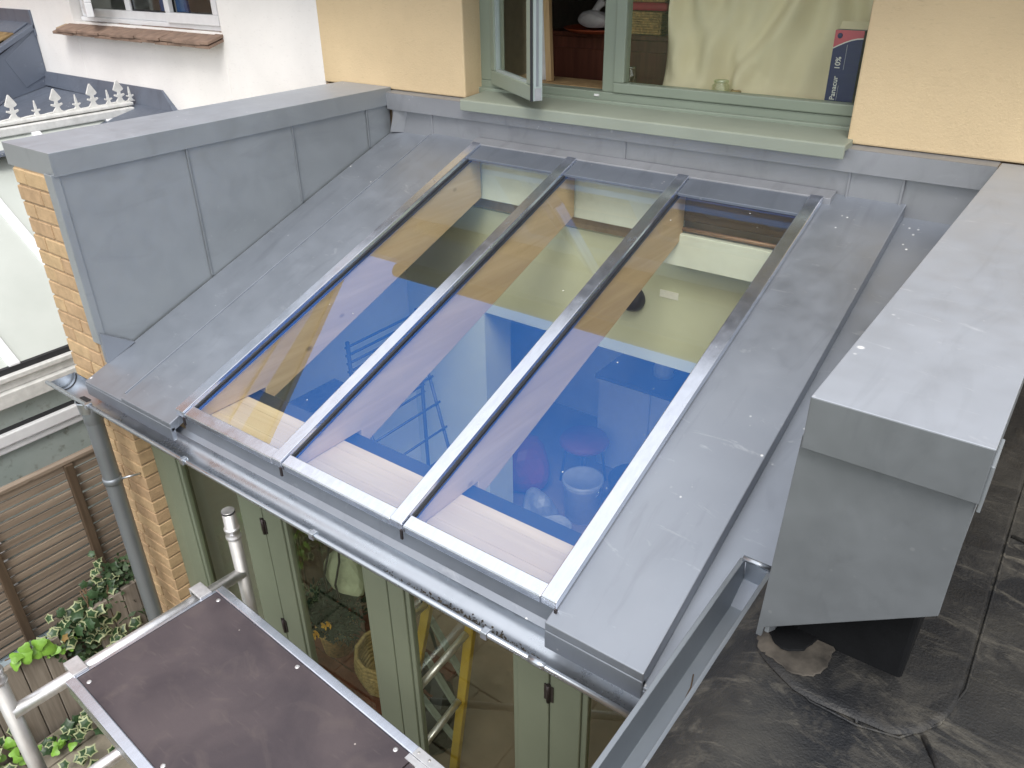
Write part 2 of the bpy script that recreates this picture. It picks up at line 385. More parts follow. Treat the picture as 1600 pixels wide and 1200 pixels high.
def link(name, me, parent=None, loc=(0, 0, 0), bevel=0.0):
    o = bpy.data.objects.new(name, me); col.objects.link(o)
    o.location = loc
    if parent is not None: o.parent = parent; o.matrix_parent_inverse = Matrix.Translation(-world_loc(parent))
    if bevel > 0:
        b = o.modifiers.new('bevel', 'BEVEL'); b.width = bevel; b.segments = 2; b.limit_method = 'ANGLE'; b.angle_limit = R(40)
        w = o.modifiers.new('wn', 'WEIGHTED_NORMAL') if False else None
    return o
def world_loc(o):
    return o.location.copy()      # every ancestor's own shift is cancelled by matrix_parent_inverse
def part(name, mb, mats, parent=None, bevel=0.0, label=None, fix=False):
    if fix: pass
    me = mb.mesh(name, mats)
    bm = bmesh.new(); bm.from_mesh(me); bmesh.ops.recalc_face_normals(bm, faces=bm.faces); bm.to_mesh(me); bm.free()
    o = link(name, me, parent, bevel=bevel)
    if label: o['label'] = label
    return o
def tag(o, label, cat, group=None, kind=None):
    o['label'] = label; o['category'] = cat
    if group: o['group'] = group
    if kind: o['kind'] = kind
    return o
def thing(name, label, cat, loc=(0, 0, 0), group=None):
    o = bpy.data.objects.new(name, None); col.objects.link(o); o.location = loc; o.empty_display_size = 0.1
    return tag(o, label, cat, group)
def struct(name, mb, mats):
    o = part(name, mb, mats); o['kind'] = 'structure'; return o

S = 0.7227 / 2.0072                   # slope of the lean-to roof
def zr(y, off=0.0): return S * y + off
NRM = Vector((0, -S, 1)).normalized()
def slab(mb, x0, x1, y0, y1, off, th, mi=0, off1=None):
    """sheet lying on the roof slope, its top at off"""
    o1 = off if off1 is None else off1
    vs = [(x0, y0, zr(y0, off - th)), (x1, y0, zr(y0, o1 - th)), (x1, y1, zr(y1, o1 - th)), (x0, y1, zr(y1, off - th)),
          (x0, y0, zr(y0, off)), (x1, y0, zr(y0, o1)), (x1, y1, zr(y1, o1)), (x0, y1, zr(y1, off))]
    return mb.hexa(vs, mi)

GZ = -3.1                              # garden level
# ================================================================== SETTING
struct('garden_ground', MB().add([(-400, -400, GZ - 0.06), (400, -400, GZ - 0.06), (400, 400, GZ - 0.06), (-400, 400, GZ - 0.06)], [(0, 1, 2, 3)]), M['lawn'])
pav = struct('paving', MB().box(-1.3, 2.3, -6.0, -1.86, GZ - 0.055, GZ - 0.02), M['soil'])
k = 0
for iy in range(8):
    x = -1.3; first = iy % 2
    y0 = -1.9 - 0.45 * (iy + 1)
    while x < 2.2:
        w = 0.22 if first else random.choice((0.45, 0.6, 0.4)); first = 0; x1 = min(x + w, 2.29)
        dz = random.uniform(-0.006, 0.006)
        part('slab', MB().box(x + 0.006, x1 - 0.006, y0 + 0.006, y0 + 0.444, GZ - 0.03, GZ + dz), M['paving'], pav, 0.006); x = x1
struct('room_floor', MB().box(-2.6, 2.6, -1.80, 4.0, GZ - 0.05, GZ + 0.05), M['floor'])

# ================================================================== HOUSE (cream render) with window
YW = 0.104
house = thing('house', 'cream rendered house wall with green casement window above the zinc roof', 'house', (0.5, 0.3, GZ))
# rendered wall pieces: left of window, right of window, above
w = MB().box(-1.328, -0.18, YW, 0.46, 0.205, 1.15)
part('wall', w, M['render_y'], house, 0.008)
w = MB().box(1.885, 5.5, YW, 0.46, 0.205, 1.15)
part('wall', w, M['render_y'], house, 0.008)
part('wall', MB().box(-0.18, 1.885, YW, 0.46, 0.98, 1.15), M['render_y'], house)
# masonry behind the flashing, down to the opening into the kitchen
part('wall', MB().box(-1.328, 5.5, 0.112, 0.36, -0.40, 0.196), M['mortar'], house)
part('inner_wall', MB().box(-0.74, 2.5, 0.09, 0.36, -1.06, -0.401).box(-0.74, -0.085, 0.09, 0.36, GZ + 0.05, -1.061), M['plaster'], house)
# room behind the window and kitchen below
rm = MB()
rm.box(-1.3, 5.5, 0.46, 3.6, -0.30, -0.2)          # upper floor
part('room_floor', rm, M['plaster_d'], house)
part('room_wall', MB().box(-1.3, 5.5, 3.5, 3.6, -0.2, 1.6).box(-1.32, -1.22, 0.46, 3.5, -0.2, 1.6).box(3.0, 3.1, 0.46, 3.5, -0.2, 1.6), M['plaster_d'], house)
part('room_ceiling', MB().box(-1.3, 5.5, -0.0, 3.6, 1.16, 1.2), M['plaster_w'], house)
part('kitchen_wall', MB().box(-2.6, 2.6, 2.25, 2.35, GZ, -0.6).box(-2.7, -2.6, 0.36, 2.3, GZ, -0.6).box(2.5, 2.6, 0.36, 2.3, GZ, -0.6).box(-2.6, -0.742, 0.2, 0.36, GZ, -0.6), M['plaster_w'], house)
part('kitchen_ceiling', MB().box(-2.6, 2.6, 0.36, 2.3, -0.7, -0.6), M['plaster_w'], house)
# eaves and roof
ev = MB().prism([(-1.33, -0.25, 1.16), (-1.33, -0.25, 1.24), (-1.33, 4.0, 4.7), (-1.33, 7.5, 1.2), (-1.33, 3.7, 1.16)], (6.8, 0, 0))
part('roof', ev, M['slate'], house)
gp = MB(); n = 10
for i in range(n):
    a0, a1 = math.pi * i / n, math.pi * (i + 1) / n
    p = [(-1.3, -0.31 - 0.055 * math.cos(a), 1.225 - 0.055 * math.sin(a)) for a in (a0, a1)]
    gp.add([p[0], p[1], (5.4, p[1][1], p[1][2]), (5.4, p[0][1], p[0][2])], [(0, 1, 2, 3)], 0, True)
part('eaves_gutter', gp, M['black'], house)

# window
win = part('window_frame', MB().box(-0.19, 1.885, 0.25, 0.33, 0.215, 0.285).box(-0.19, -0.09, 0.252, 0.33, 0.285, 1.0).box(1.862, 1.884, 0.252, 0.33, 0.285, 1.0)
           .box(-0.19, 1.885, 0.25, 0.33, 0.93, 1.0).box(-0.19, 1.885, 0.225, 0.25, 0.217, 0.248), M['sage'], house, 0.006)
part('mullion', MB().box(0.605, 0.675, 0.252, 0.33, 0.285, 0.93), M['sage'], win, 0.006)
part('fixed_sash', MB().box(0.675, 1.862, 0.238, 0.30, 0.287, 0.335).box(0.675, 0.735, 0.24, 0.30, 0.335, 0.93).box(1.85, 1.862, 0.24, 0.30, 0.335, 0.93), M['sage'], win, 0.008)
part('pane', MB().add([(0.735, 0.262, 0.335), (1.85, 0.262, 0.335), (1.85, 0.262, 0.93), (0.735, 0.262, 0.93)], [(0, 1, 2, 3)])
     .add([(0.735, 0.284, 0.335), (1.85, 0.284, 0.335), (1.85, 0.284, 0.93), (0.735, 0.284, 0.93)], [(3, 2, 1, 0)], 1), [M['glass_win'], M['glass_in']], win)
part('inner_board', MB().box(-0.09, 1.88, 0.33, 0.56, 0.262, 0.286), M['pole_wood'], win, 0.003)
part('stop_peg', MB().box(0.565, 0.592, 0.243, 0.256, 0.262, 0.272), M['print_white'], win)
# sill, one folded painted profile
sp = [(0.0, 0.160), (0.0, 0.214), (0.008, 0.2175), (0.13, 0.2255), (0.225, 0.232), (0.25, 0.2325), (0.25, 0.19), (0.02, 0.19), (0.012, 0.160)]
part('window_sill', MB().prism([(-0.135, a, b) for a, b in sp], (2.045, 0, 0)), M['sage_l'], house, 0.004)
# opened casement, hinged at the left jamb
HX, HY, HZ = -0.10, 0.235, 0.268
dv = Vector((0.52, -0.34, 0)).normalized(); nv = Vector((dv.y, -dv.x, 0))     # nv faces out
SW, SH, ST = 0.61, 0.72, 0.062
def sashbox(u0, u1, z0, z1, t0=0.0, t1=ST):
    h = Vector((HX, HY, HZ)); v = []
    for z in (z0, z1):
        for u, t in ((u0, t0), (u1, t0), (u1, t1), (u0, t1)):
            q = h + dv * u - nv * t; v.append((q.x, q.y, HZ + z))
    return v
fr = MB()
for a in ((0, SW, 0, 0.075), (0, SW, SH - 0.07, SH), (0, 0.065, 0.075, SH - 0.07), (SW - 0.065, SW, 0.075, SH - 0.07)): fr.hexa(sashbox(*a))
sash = part('open_sash', fr, M['sage'], house, 0.006)
bd = MB()
for a in ((0.065, SW - 0.065, 0.075, 0.088), (0.065, 0.078, 0.088, SH - 0.07), (SW - 0.078, SW - 0.065, 0.088, SH - 0.07)): bd.hexa(sashbox(*a, 0.008, 0.03))
part('glazing_bead', bd, M['sage_edge'], sash)
q = sashbox(0.075, SW - 0.075, 0.085, SH - 0.07, 0.022, 0.044)
part('pane', MB().add([q[0], q[1], q[5], q[4]], [(0, 1, 2, 3)]).add([q[3], q[2], q[6], q[7]], [(3, 2, 1, 0)], 1), [M['glass_win'], M['glass_in']], sash)
part('sash_edge', MB().hexa(sashbox(SW + 0.0005, SW + 0.004, 0.002, SH, 0.012, 0.058)), M['sage_edge'], sash)
part('edge_channel', MB().hexa(sashbox(SW + 0.0042, SW + 0.006, 0.07, SH, 0.026, 0.038)), M['zinc_face_shaded'], sash)
part('corner_plate', MB().hexa(sashbox(SW + 0.0045, SW + 0.008, 0.004, 0.062, 0.018, 0.05)), M['bucket_grey'], sash)
part('weather_seal', MB().hexa(sashbox(SW - 0.004, SW + 0.001, 0.0, SH, -0.003, 0.010)), M['rubber'], sash)
part('stay_catch', MB().box(-0.075, -0.063, 0.245, 0.257, 0.44, 0.47), M['alu'], win)

# ================================================================== things behind the window
t = thing('cabinet', 'dark mahogany sideboard standing in the room behind the window', 'sideboard', (0.4, 1.1, -0.2))
part('body', MB().box(-0.17, 1.75, 0.92, 1.4, -0.2, 0.46), M['mahog'], t, 0.004)
part('top', MB().box(-0.19, 1.77, 0.90, 1.42, 0.461, 0.488), M['mahog'], t, 0.006)
for x in (-0.13, 0.28, 0.72, 1.2): part('door', MB().box(x, x + 0.38, 0.905, 0.919, -0.1, 0.40), M['mahog'], t, 0.006)
t = tag(part('tray', MB().lathe((0.16, 1.0, 0.489), [(0.0, 0), (0.20, 0), (0.235, 0.018), (0.24, 0.024), (0.232, 0.022), (0.20, 0.008), (0, 0.008)], 30), M['redtray'], None), 'terracotta red oval tray on the dark sideboard, under the white plastic bag', 'tray')
def crumple(c, rx, ry, rz, seed, n=3, amp=0.3):
    bm = bmesh.new(); bmesh.ops.create_icosphere(bm, subdivisions=n, radius=1)
    rd = random.Random(seed); dirs = [Vector((rd.gauss(0, 1), rd.gauss(0, 1), rd.gauss(0, 1))).normalized() for _ in range(26)]
    am = [rd.uniform(-amp, amp) for _ in dirs]
    for v in bm.verts:
        k = 1 + sum(a * max(0, v.co.normalized().dot(d)) ** 7 for a, d in zip(am, dirs))
        v.co = Vector((v.co.x * rx * k, v.co.y * ry * k, max(v.co.z * rz * k, -rz * 0.55))) + Vector(c)
    mb = MB(); bm.verts.index_update()
    mb.add([v.co.copy() for v in bm.verts], [[v.index for v in f.verts] for f in bm.faces], 0, False); bm.free(); return mb
bag = thing('plastic_bag', 'crumpled white plastic bag lying on the red tray', 'bag', (0.13, 1.0, 0.51))
part('bag_body', crumple((0.12, 0.98, 0.54), 0.13, 0.10, 0.05, 3), M['bag_white'], bag)
part('bag_handle', MB().tube([(0.09, 0.98, 0.56), (0.12, 0.96, 0.60), (0.15, 0.96, 0.635), (0.175, 0.97, 0.655)], [0.028, 0.02, 0.024, 0.03], 7), M['bag_white'], bag)
bk = thing('basket', 'wicker basket with red lining on the sideboard behind the fixed pane', 'basket', (0.44, 1.0, 0.49))
wk = MB()
for i in range(9):
    z = 0.497 + i * 0.013
    for f0, f1 in (((0.30, 0.93), (0.56, 0.93)), ((0.56, 0.93), (0.56, 1.12)), ((0.56, 1.12), (0.30, 1.12)), ((0.30, 1.12), (0.30, 0.93))):
        m = 9; pts = []
        for j in range(m + 1):
            a = j / m; x = f0[0] + (f1[0] - f0[0]) * a; y = f0[1] + (f1[1] - f0[1]) * a
            o = 0.004 * (1 if (i + j) % 2 else -1)
            if f0[1] == f1[1]: y += o
            else: x += o
            pts.append((x, y, z))
        wk.tube(pts, 0.0072, 5)
part('weave', wk, M['wicker'], bk)
part('lining', MB().box(0.305, 0.60, 0.925, 1.13, 0.612, 0.655), M['red'], bk, 0.012)
part('lid', MB().box(0.31, 0.58, 0.94, 1.12, 0.656, 0.69), M['wicker'], bk, 0.008)
t = tag(part('wooden_batten', MB().bar((0.185, 0.40, 0.286), (0.12, 0.44, 0.98), 0.036, 0.03, (0, 1, 0)), M['pole_wood'], None, 0.002), 'pale wooden batten leaning upright just inside the open casement', 'batten')
t = tag(part('white_board', MB().bar((0.135, 0.42, 0.286), (0.075, 0.47, 0.97), 0.045, 0.018, (0, 1, 0)), M['bag_white'], None, 0.002), 'narrow white board leaning upright beside the pale batten', 'board')
# hanging sheet, gathered at the bottom
def sheet():
    mb = MB(); nx, nz = 64, 46; rd = random.Random(5)
    ph = [(rd.uniform(0, 6.28), rd.uniform(4, 26), rd.uniform(0.002, 0.009)) for _ in range(14)]
    vs = []
    for j in range(nz + 1):
        b = j / nz; z = 0.292 + b * 0.66
        for i in range(nx + 1):
            a = i / nx
            xl = 0.868 - 0.03 * math.exp(-((b - 0.20) / 0.20) ** 2) + 0.005 * b
            x = xl + (1.86 - xl) * a
            y = 0.455
            for p, fq, am in ph: y += am * math.sin(p + fq * a * 1.6 + b * (p * 2.4 - 7.0) + 1.2 * math.sin(3.1 * b + p))
            # swag of folds that gathers by the knot
            g = math.exp(-((a - 0.36 - 0.42 * b) / 0.05) ** 2) * 0.035 - math.exp(-((a - 0.30 - 0.40 * b) / 0.03) ** 2) * 0.02
            g += math.exp(-((a - 0.42 + 0.16 * b) / 0.035) ** 2) * 0.022 * (1 - b)
            y -= g
            y -= 0.06 * math.exp(-b * 9) * (0.6 + 0.4 * math.sin(a * 14))
            vs.append((x, y, z))
    fs = [(j * (nx + 1) + i, j * (nx + 1) + i + 1, (j + 1) * (nx + 1) + i + 1, (j + 1) * (nx + 1) + i) for j in range(nz) for i in range(nx)]
    mb.add(vs, fs, 0, True); return mb
me = sheet().mesh('sheet', [M['cloth']]); o = link('hanging_sheet', me)
sd_ = o.modifiers.new('thick', 'SOLIDIFY'); sd_.thickness = 0.004
tag(o, 'large cream cotton sheet hanging in folds behind the fixed pane', 'sheet')
kn = tag(part('rope_knot', MB().tube([(1.268 + 0.022 * math.cos(a * 1.3) + 0.008 * math.sin(a * 2), 0.36 + 0.014 * math.sin(a), 0.302 + 0.012 + 0.012 * math.sin(a * 0.9 + 1)) for a in [i * 0.45 for i in range(40)]], 0.0075, 7), M['rope'], None), 'small coil of brown rope on the window board at the foot of the cream sheet', 'rope')
def jar(x, y, r, h, label):
    t = thing('jar', label, 'jar', (x, y, 0.286), 'glass jars on the window board')
    part('jar_body', MB().lathe((x, y, 0.287), [(0, 0.002), (r, 0.002), (r, h * 0.75), (r * 0.8, h * 0.86), (r * 0.8, h), (r * 0.74, h), (r * 0.74, h * 0.86), (r * 0.92, h * 0.74), (r * 0.92, 0.008), (0, 0.008)], 22), M['jar_glass'], t)
    part('rim', MB().lathe((x, y, 0.287 + h * 0.9), [(r * 0.8, 0), (r * 0.86, 0.003), (r * 0.86, 0.008), (r * 0.8, 0.011)], 22), M['jar_rim'], t)
M['jar_glass'] = glass_mat('jar glass', (0.88, 0.90, 0.86), (0.05, 0.05, 0.05), 0.05)
M['jar_rim'] = glass_mat('jar rim glass', (0.7, 0.74, 0.68), (0.22, 0.23, 0.22), 0.15)
jar(0.69, 0.385, 0.037, 0.11, 'tall clear glass jar on the window board by the mullion')
jar(1.205, 0.345, 0.042, 0.085, 'squat clear glass jar at the foot of the cream sheet')
t = thing('pen', 'black marker pen lying on the window board beside the navy carton', 'pen', (1.56, 0.34, 0.286))
part('barrel', MB().tube([(1.545, 0.345, 0.2935), (1.62, 0.365, 0.2935)], 0.0075, 10), M['black'], t)
part('grip', MB().tube([(1.52, 0.338, 0.2935), (1.545, 0.345, 0.2935)], [0.005, 0.0074], 10), M['black'], t)
part('band', MB().tube([(1.535, 0.3425, 0.2935), (1.540, 0.3438, 0.2935)], 0.0088, 10), M['print_white'], t)
# medicine carton
CX0, CX1, CY, CZ0, CZ1 = 1.698, 1.818, 0.335, 0.288, 0.615
ct = thing('carton', 'navy and pink medicine carton standing on the window board against the jamb', 'carton', (1.745, 0.36, 0.286))
part('box', MB().box(CX0, CX1, CY, CY + 0.05, CZ0, CZ1), M['carton'], ct, 0.001)
arc = [(CX0, CY - 0.0008, CZ1), (CX0, CY - 0.0008, CZ1 - 0.07)] + [(CX0 + (CX1 - CX0) * a, CY - 0.0008, CZ1 - 0.07 + 0.042 * math.sin(a * math.pi / 2)) for a in (0.2, 0.4, 0.6, 0.8, 1.0)] + [(CX1, CY - 0.0008, CZ1)]
part('pink_top', MB().prism(arc, (0, -0.0006, 0)), M['carton_pink'], ct)
part('swoosh', MB().add([(p[0], CY - 0.0016, p[2] - d) for d in (0, 0.005) for p in arc[1:-1]], [(i, i + 1, i + 7, i + 6) for i in range(5)]), M['print_white'], ct)
part('flap', MB().hexa([(CX0, CY + 0.05, CZ1), (CX1, CY + 0.05, CZ1), (CX1, CY + 0.052, CZ1), (CX0, CY + 0.052, CZ1), (CX0 + 0.004, CY + 0.062, CZ1 + 0.03), (CX1 - 0.004, CY + 0.062, CZ1 + 0.03), (CX1 - 0.004, CY + 0.064, CZ1 + 0.03), (CX0 + 0.004, CY + 0.064, CZ1 + 0.03)]), M['cloth'], ct)
part('emblem', MB().lathe((CX0 + 0.022, CY - 0.0015, CZ1 - 0.022), [(0.0, 0.001), (0.011, 0.001), (0.011, 0.0)], 16, axis=(0, -1, 0)), M['carton'], ct)
def lettering(txt, x, z, size, mat, name='lettering', rot=90):
    c = bpy.data.curves.new(name, 'FONT'); c.body = txt; c.size = size; c.extrude = 0.0004
    if rot == 90: c.offset = size * 0.012
    o = bpy.data.objects.new(name, c); col.objects.link(o)
    o.matrix_world = Matrix.Translation((x, CY - 0.0022, z)) @ Matrix.Rotation(R(90), 4, 'X') @ Matrix.Rotation(R(rot), 4, 'Z')
    dg = bpy.context.evaluated_depsgraph_get()
    me = bpy.data.meshes.new_from_object(o.evaluated_get(dg)); me.transform(o.matrix_world)
    bpy.data.objects.remove(o); me.materials.clear(); me.materials.append(M[mat])
    return link(name, me, ct)
lettering('Panacur', CX0 + 0.042, CZ0 + 0.044, 0.031, 'print_white')
lettering('10%', CX0 + 0.042, CZ0 + 0.170, 0.031, 'print_white')
part('print_line', MB().box(CX0 + 0.049, CX0 + 0.0505, CY - 0.002, CY - 0.0005, CZ0 + 0.044, CZ0 + 0.105), M['print_grey'], ct)
part('print_line', MB().box(CX0 + 0.058, CX0 + 0.0595, CY - 0.002, CY - 0.0005, CZ0 + 0.17, CZ0 + 0.27), M['print_grey'], ct)

# ================================================================== ZINC LEAN-TO ROOF
roof = thing('zinc_roof', 'grey standing seam zinc lean-to roof around the skylight, below the house wall', 'roof', (0.8, -1.0, -1.0))
def tray(x0, x1, y0, y1, off, th, face, name='roof_tray', mat='zinc'):
    mb = MB(); slab(mb, x0, x1, y0, y1, off, th)
    # folded front edge
    mb.box(x0, x1, y0 - 0.002, y0 + 0.02, zr(y0, off) - face, zr(y0, off) - th * 0.5)
    return part(name, mb, M[mat], roof, 0.0035)
tray(-0.752, -0.43, -2.05, 0.095, -0.062, 0.02, 0.07)
tray(-0.431, -0.052, -2.055, 0.095, -0.040, 0.045, 0.085)
tray(1.848, 2.172, -2.055, 0.095, -0.034, 0.06, 0.10)
tray(2.171, 2.47, -2.052, 0.095, -0.088, 0.02, 0.05)
sf = MB(); slab(sf, -0.436, -0.428, -2.03, 0.06, -0.034, 0.012); part('fold_seam', sf, M['zinc'], roof, 0.002)
# splash corner at the foot of the left parapet
part('corner_gusset', MB().prism([(-0.765, -1.93, zr(-1.93, -0.06)), (-0.755, -1.78, zr(-1.78, -0.055)), (-0.763, -1.93, zr(-1.93, 0.10))], (0.022, 0, -0.004)), M['zinc'], roof, 0.002)
# apron under the skylight front rails
part('apron', MB().prism([(-0.055, -1.955, -0.742), (-0.055, -1.985, -0.752), (-0.055, -1.992, -0.84), (-0.055, -1.984, -0.86), (-0.055, -1.96, -0.86)], (1.92, 0, 0)), M['zinc'], roof, 0.004)
part('eaves_drip', MB().prism([(-0.56, -1.99, -0.838), (-0.56, -2.012, -0.856), (-0.56, -2.010, -0.859), (-0.56, -1.985, -0.85)], (2.72, 0, 0)), M['zinc'], roof, 0.001)
# boarded underside so that the room stays closed
part('underside', MB().hexa([(-0.76, -1.9, zr(-1.9, -0.10)), (-0.045, -1.9, zr(-1.9, -0.10)), (-0.045, 0.10, zr(0.1, -0.10)), (-0.76, 0.10, zr(0.1, -0.10)), (-0.76, -1.9, zr(-1.9, -0.086)), (-0.045, -1.9, zr(-1.9, -0.086)), (-0.045, 0.10, zr(0.1, -0.086)), (-0.76, 0.10, zr(0.1, -0.086))])
     .hexa([(1.855, -1.9, zr(-1.9, -0.125)), (2.5, -1.9, zr(-1.9, -0.125)), (2.5, 0.10, zr(0.1, -0.125)), (1.855, 0.10, zr(0.1, -0.125)), (1.855, -1.9, zr(-1.9, -0.11)), (2.5, -1.9, zr(-1.9, -0.11)), (2.5, 0.10, zr(0.1, -0.11)), (1.855, 0.10, zr(0.1, -0.11))]), M['plaster'], roof)
part('eaves_board', MB().box(-0.74, 2.5, -1.955, -1.875, -1.03, -0.831).box(-0.74, -0.062, -1.955, -1.88, -0.831, -0.775).box(1.872, 2.5, -1.955, -1.88, -0.831, -0.80), M['pine_x'], roof)
# upstand against the house
def up(x0, x1, z0, z1, y, th=0.006, name='upstand_panel'):
    return part(name, MB().box(x0, x1, y, y + th, z0, z1), M['zinc_warm'], roof, 0.002)
up(-0.742, -0.416, -0.06, 0.112, 0.088); up(-0.415, -0.215, -0.06, 0.112, 0.084)
up(-0.214, 0.853, -0.06, 0.112, 0.080); up(0.8535, 1.933, -0.06, 0.112, 0.084)
up(1.934, 2.147, -0.06, 0.112, 0.080); up(2.148, 2.47, -0.10, 0.112, 0.085)
for x, y in ((-0.418, 0.076), (0.853, 0.0775), (1.933, 0.074), (2.147, 0.072)):
    part('upstand_seam', MB().box(x - 0.006, x + 0.004, y, y + 0.012, -0.045, 0.106), M['zinc_warm'], roof, 0.002)
part('valley_fold', MB().hexa([(-0.735, 0.05, -0.03), (-0.66, 0.086, -0.03), (-0.66, 0.09, -0.03), (-0.735, 0.09, -0.03), (-0.70, 0.06, 0.105), (-0.615, 0.086, 0.105), (-0.615, 0.09, 0.105), (-0.70, 0.09, 0.105)]), M['zinc_warm'], roof, 0.002)
# lower strip above the skylight, leaning out over the bar ends
part('head_apron', MB().prism([(-0.075, 0.076, 0.012), (-0.075, 0.060, 0.012), (-0.075, 0.006, -0.006), (-0.075, 0.006, -0.034), (-0.075, 0.07, -0.02)], (1.965, 0, 0)), M['zinc_warm'], roof, 0.002)
# capping band below the render
part('cap_flashing', MB().box(-0.747, 2.46, 0.054, 0.111, 0.101, 0.106).box(-0.747, 2.46, 0.054, 0.060, 0.106, 0.194).prism([(-0.747, 0.054, 0.1945), (-0.747, 0.060, 0.1945), (-0.747, 0.118, 0.203), (-0.747, 0.118, 0.199)], (3.207, 0, 0)), M['zinc_warm'], roof, 0.002)

# ================================================================== SKYLIGHT
sl = thing('skylight', 'three pane sloping skylight with aluminium glazing bars set in the zinc roof', 'skylight', (0.9, -1.0, -0.4))
BX = [0.0, 0.62, 1.24, 1.86]
for i, x in enumerate(BX):
    mb = MB(); slab(mb, x - 0.056, x, -2.012, 0.005, 0.0, 0.03)
    mb.box(x - 0.055, x - 0.001, -2.014, -2.004, zr(-2.012) - 0.030, zr(-2.012) - 0.001)
    b = part('glazing_bar', mb, M['alu'], sl, 0.003)
    g = MB(); slab(g, x + 0.0005, x + 0.007, -1.99, -0.09, -0.024, 0.02)
    if i < 3: part('gasket', g, M['rubber'], b)
    g = MB(); slab(g, x - 0.066, x - 0.0565, -1.99, -0.09, -0.026, 0.02)
    if i > 0: part('gasket', g, M['rubber'], b)
    if i < 3:
        gl = MB(); x0, x1 = x + 0.0, BX[i + 1] - 0.056
        slab(gl, x0 + 0.001, x1 - 0.001, -1.985, -0.03, -0.030, 0.024)
        gl.mi = [1, 0, 2, 2, 2, 2]
        part('glass_pane', gl, [M['glass_coat'], M['glass_in'], M['glass_edge']], sl)
        rl = MB(); slab(rl, x0 + 0.003, x1 - 0.002, -2.010, -1.966, -0.008, 0.022)
        rl.box(x0 + 0.003, x1 - 0.002, -2.012, -2.004, zr(-2.010) - 0.036, zr(-2.010) - 0.010)
        part('front_rail', rl, M['alu'], sl, 0.003)
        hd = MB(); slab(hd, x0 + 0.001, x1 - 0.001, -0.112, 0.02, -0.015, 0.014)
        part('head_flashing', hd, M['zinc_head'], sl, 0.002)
    part('bar_cap_fixing', MB().box(x - 0.004, x + 0.005, -2.02, -2.013, zr(-2.012) - 0.062, zr(-2.012) - 0.024), M['hinge'], b)
# timber under the glass
tf = thing('roof_timbers', 'pine rafters and boarded eaves plate under the skylight glass', 'rafters', (0.9, -1.0, -0.6))
for x in BX:
    rp = [(-1.93, zr(-1.93, -0.056)), (0.0, zr(0, -0.056)), (0.0, zr(0, -0.30)), (-1.602, zr(-1.602, -0.30)), (-1.602, -0.797), (-1.93, -0.797)]
    part('rafter', MB().prism([(x - 0.055, a, b) for a, b in rp], (0.051, 0, 0)), M['pine_y'], tf, 0.002)
for k in range(4):
    y0 = -1.905 + k * 0.052
    part('plate_board', MB().box(-0.06, 1.87, y0, y0 + 0.0514, -0.83, -0.80 + 0.0006 * (k % 2)), M['pine_x'], tf, 0.0008)
part('steel_lintel', MB().box(-0.06, 1.87, -1.695, -1.605, -1.02, -0.822), M['lintel'], tf, 0.002)

# ================================================================== LEFT PARAPET
pl = thing('parapet_wall', 'brick parapet with zinc coping and cladding left of the skylight, brick pier at its end', 'parapet', (-0.95, -0.9, GZ))
cb = MB().box(-1.165, -0.747, -1.923, 0.10, 0.120, 0.220); cb.mi = [1, 0, 1, 1, 1, 1]  # top face in the lit zinc tone, sides in a darker one for shade
part('coping', cb, [M['zinc_cap_lit'], M['zinc_wall']], pl, 0.0025)
part('coping_joint', MB().box(-0.7475, -0.7455, -1.925, -1.912, 0.122, 0.219), M['zinc_wall'], pl, 0.001)
YS = [-1.925, -1.285, -0.648, -0.10, 0.085]
for i in range(4):
    y0, y1 = YS[i], YS[i + 1]; x = -0.762 + 0.004 * (i % 2)
    part('cladding_panel', MB().prism([(x, y0 + 0.001, zr(y0, -0.09)), (x, y1, zr(y1, -0.09)), (x, y1, 0.15), (x, y0 + 0.001, 0.15)], (-0.008, 0, 0)), M['zinc_wall'], pl, 0.002)
    if i: part('cladding_seam', MB().prism([(-0.752, y0 - 0.012, zr(y0, -0.058)), (-0.752, y0 + 0.002, zr(y0, -0.058)), (-0.752, y0 + 0.002, 0.13), (-0.752, y0 - 0.012, 0.13)], (-0.008, 0, 0)), M['zinc_face_shaded'], pl, 0.003)
part('edge_trim', MB().box(-0.815, -0.758, -1.936, -1.929, -0.66, 0.13).box(-0.764, -0.7535, -1.936, -1.90, -0.66, 0.13), M['zinc_wall'], pl, 0.003)
part('mortar_core', MB().box(-1.112, -0.772, -1.922, 0.09, -0.98, 0.15).box(-1.112, -0.716, -1.922, -1.76, GZ, -0.98), M['mortar'], pl)
me_cache = {}
def brick(x0, x1, y0, y1, z, parent, mat='brick', h=0.066):
    key = (round(x1 - x0, 3), round(y1 - y0, 3), mat)
    if key not in me_cache:
        lx, ly = key[0] / 2, key[1] / 2; m = MB().box(-lx, lx, -ly, ly, 0, h)
        bm = bmesh.new(); me = m.mesh('brick', [M[mat]]); bm.from_mesh(me)
        bmesh.ops.bevel(bm, geom=list(bm.edges), offset=0.003, segments=1, affect='EDGES'); bm.to_mesh(me); bm.free(); me_cache[key] = me
    o = link('brick', me_cache[key], parent, ((x0 + x1) / 2 + random.uniform(-0.0015, 0.0015), (y0 + y1) / 2 + random.uniform(-0.002, 0.002), z))
    o.rotation_euler = (0, 0, R(random.uniform(-0.6, 0.6)))
z = 0.048; c = 0
while z > -2.75:
    xr = -0.80 if z > -0.80 else -0.71
    xl = -1.118; wid = xr - xl
    if c % 2: cut = xl + (0.205 if wid < 0.36 else 0.215)
    else: cut = xl + (0.103 if wid < 0.36 else 0.188)
    brick(xl, cut - 0.005, -1.93, -1.83, z, pl); brick(cut + 0.005, xr, -1.93, -1.83, z, pl)
    # flank to the neighbour
    if z > -0.85:
        pass
    z -= 0.0765; c += 1

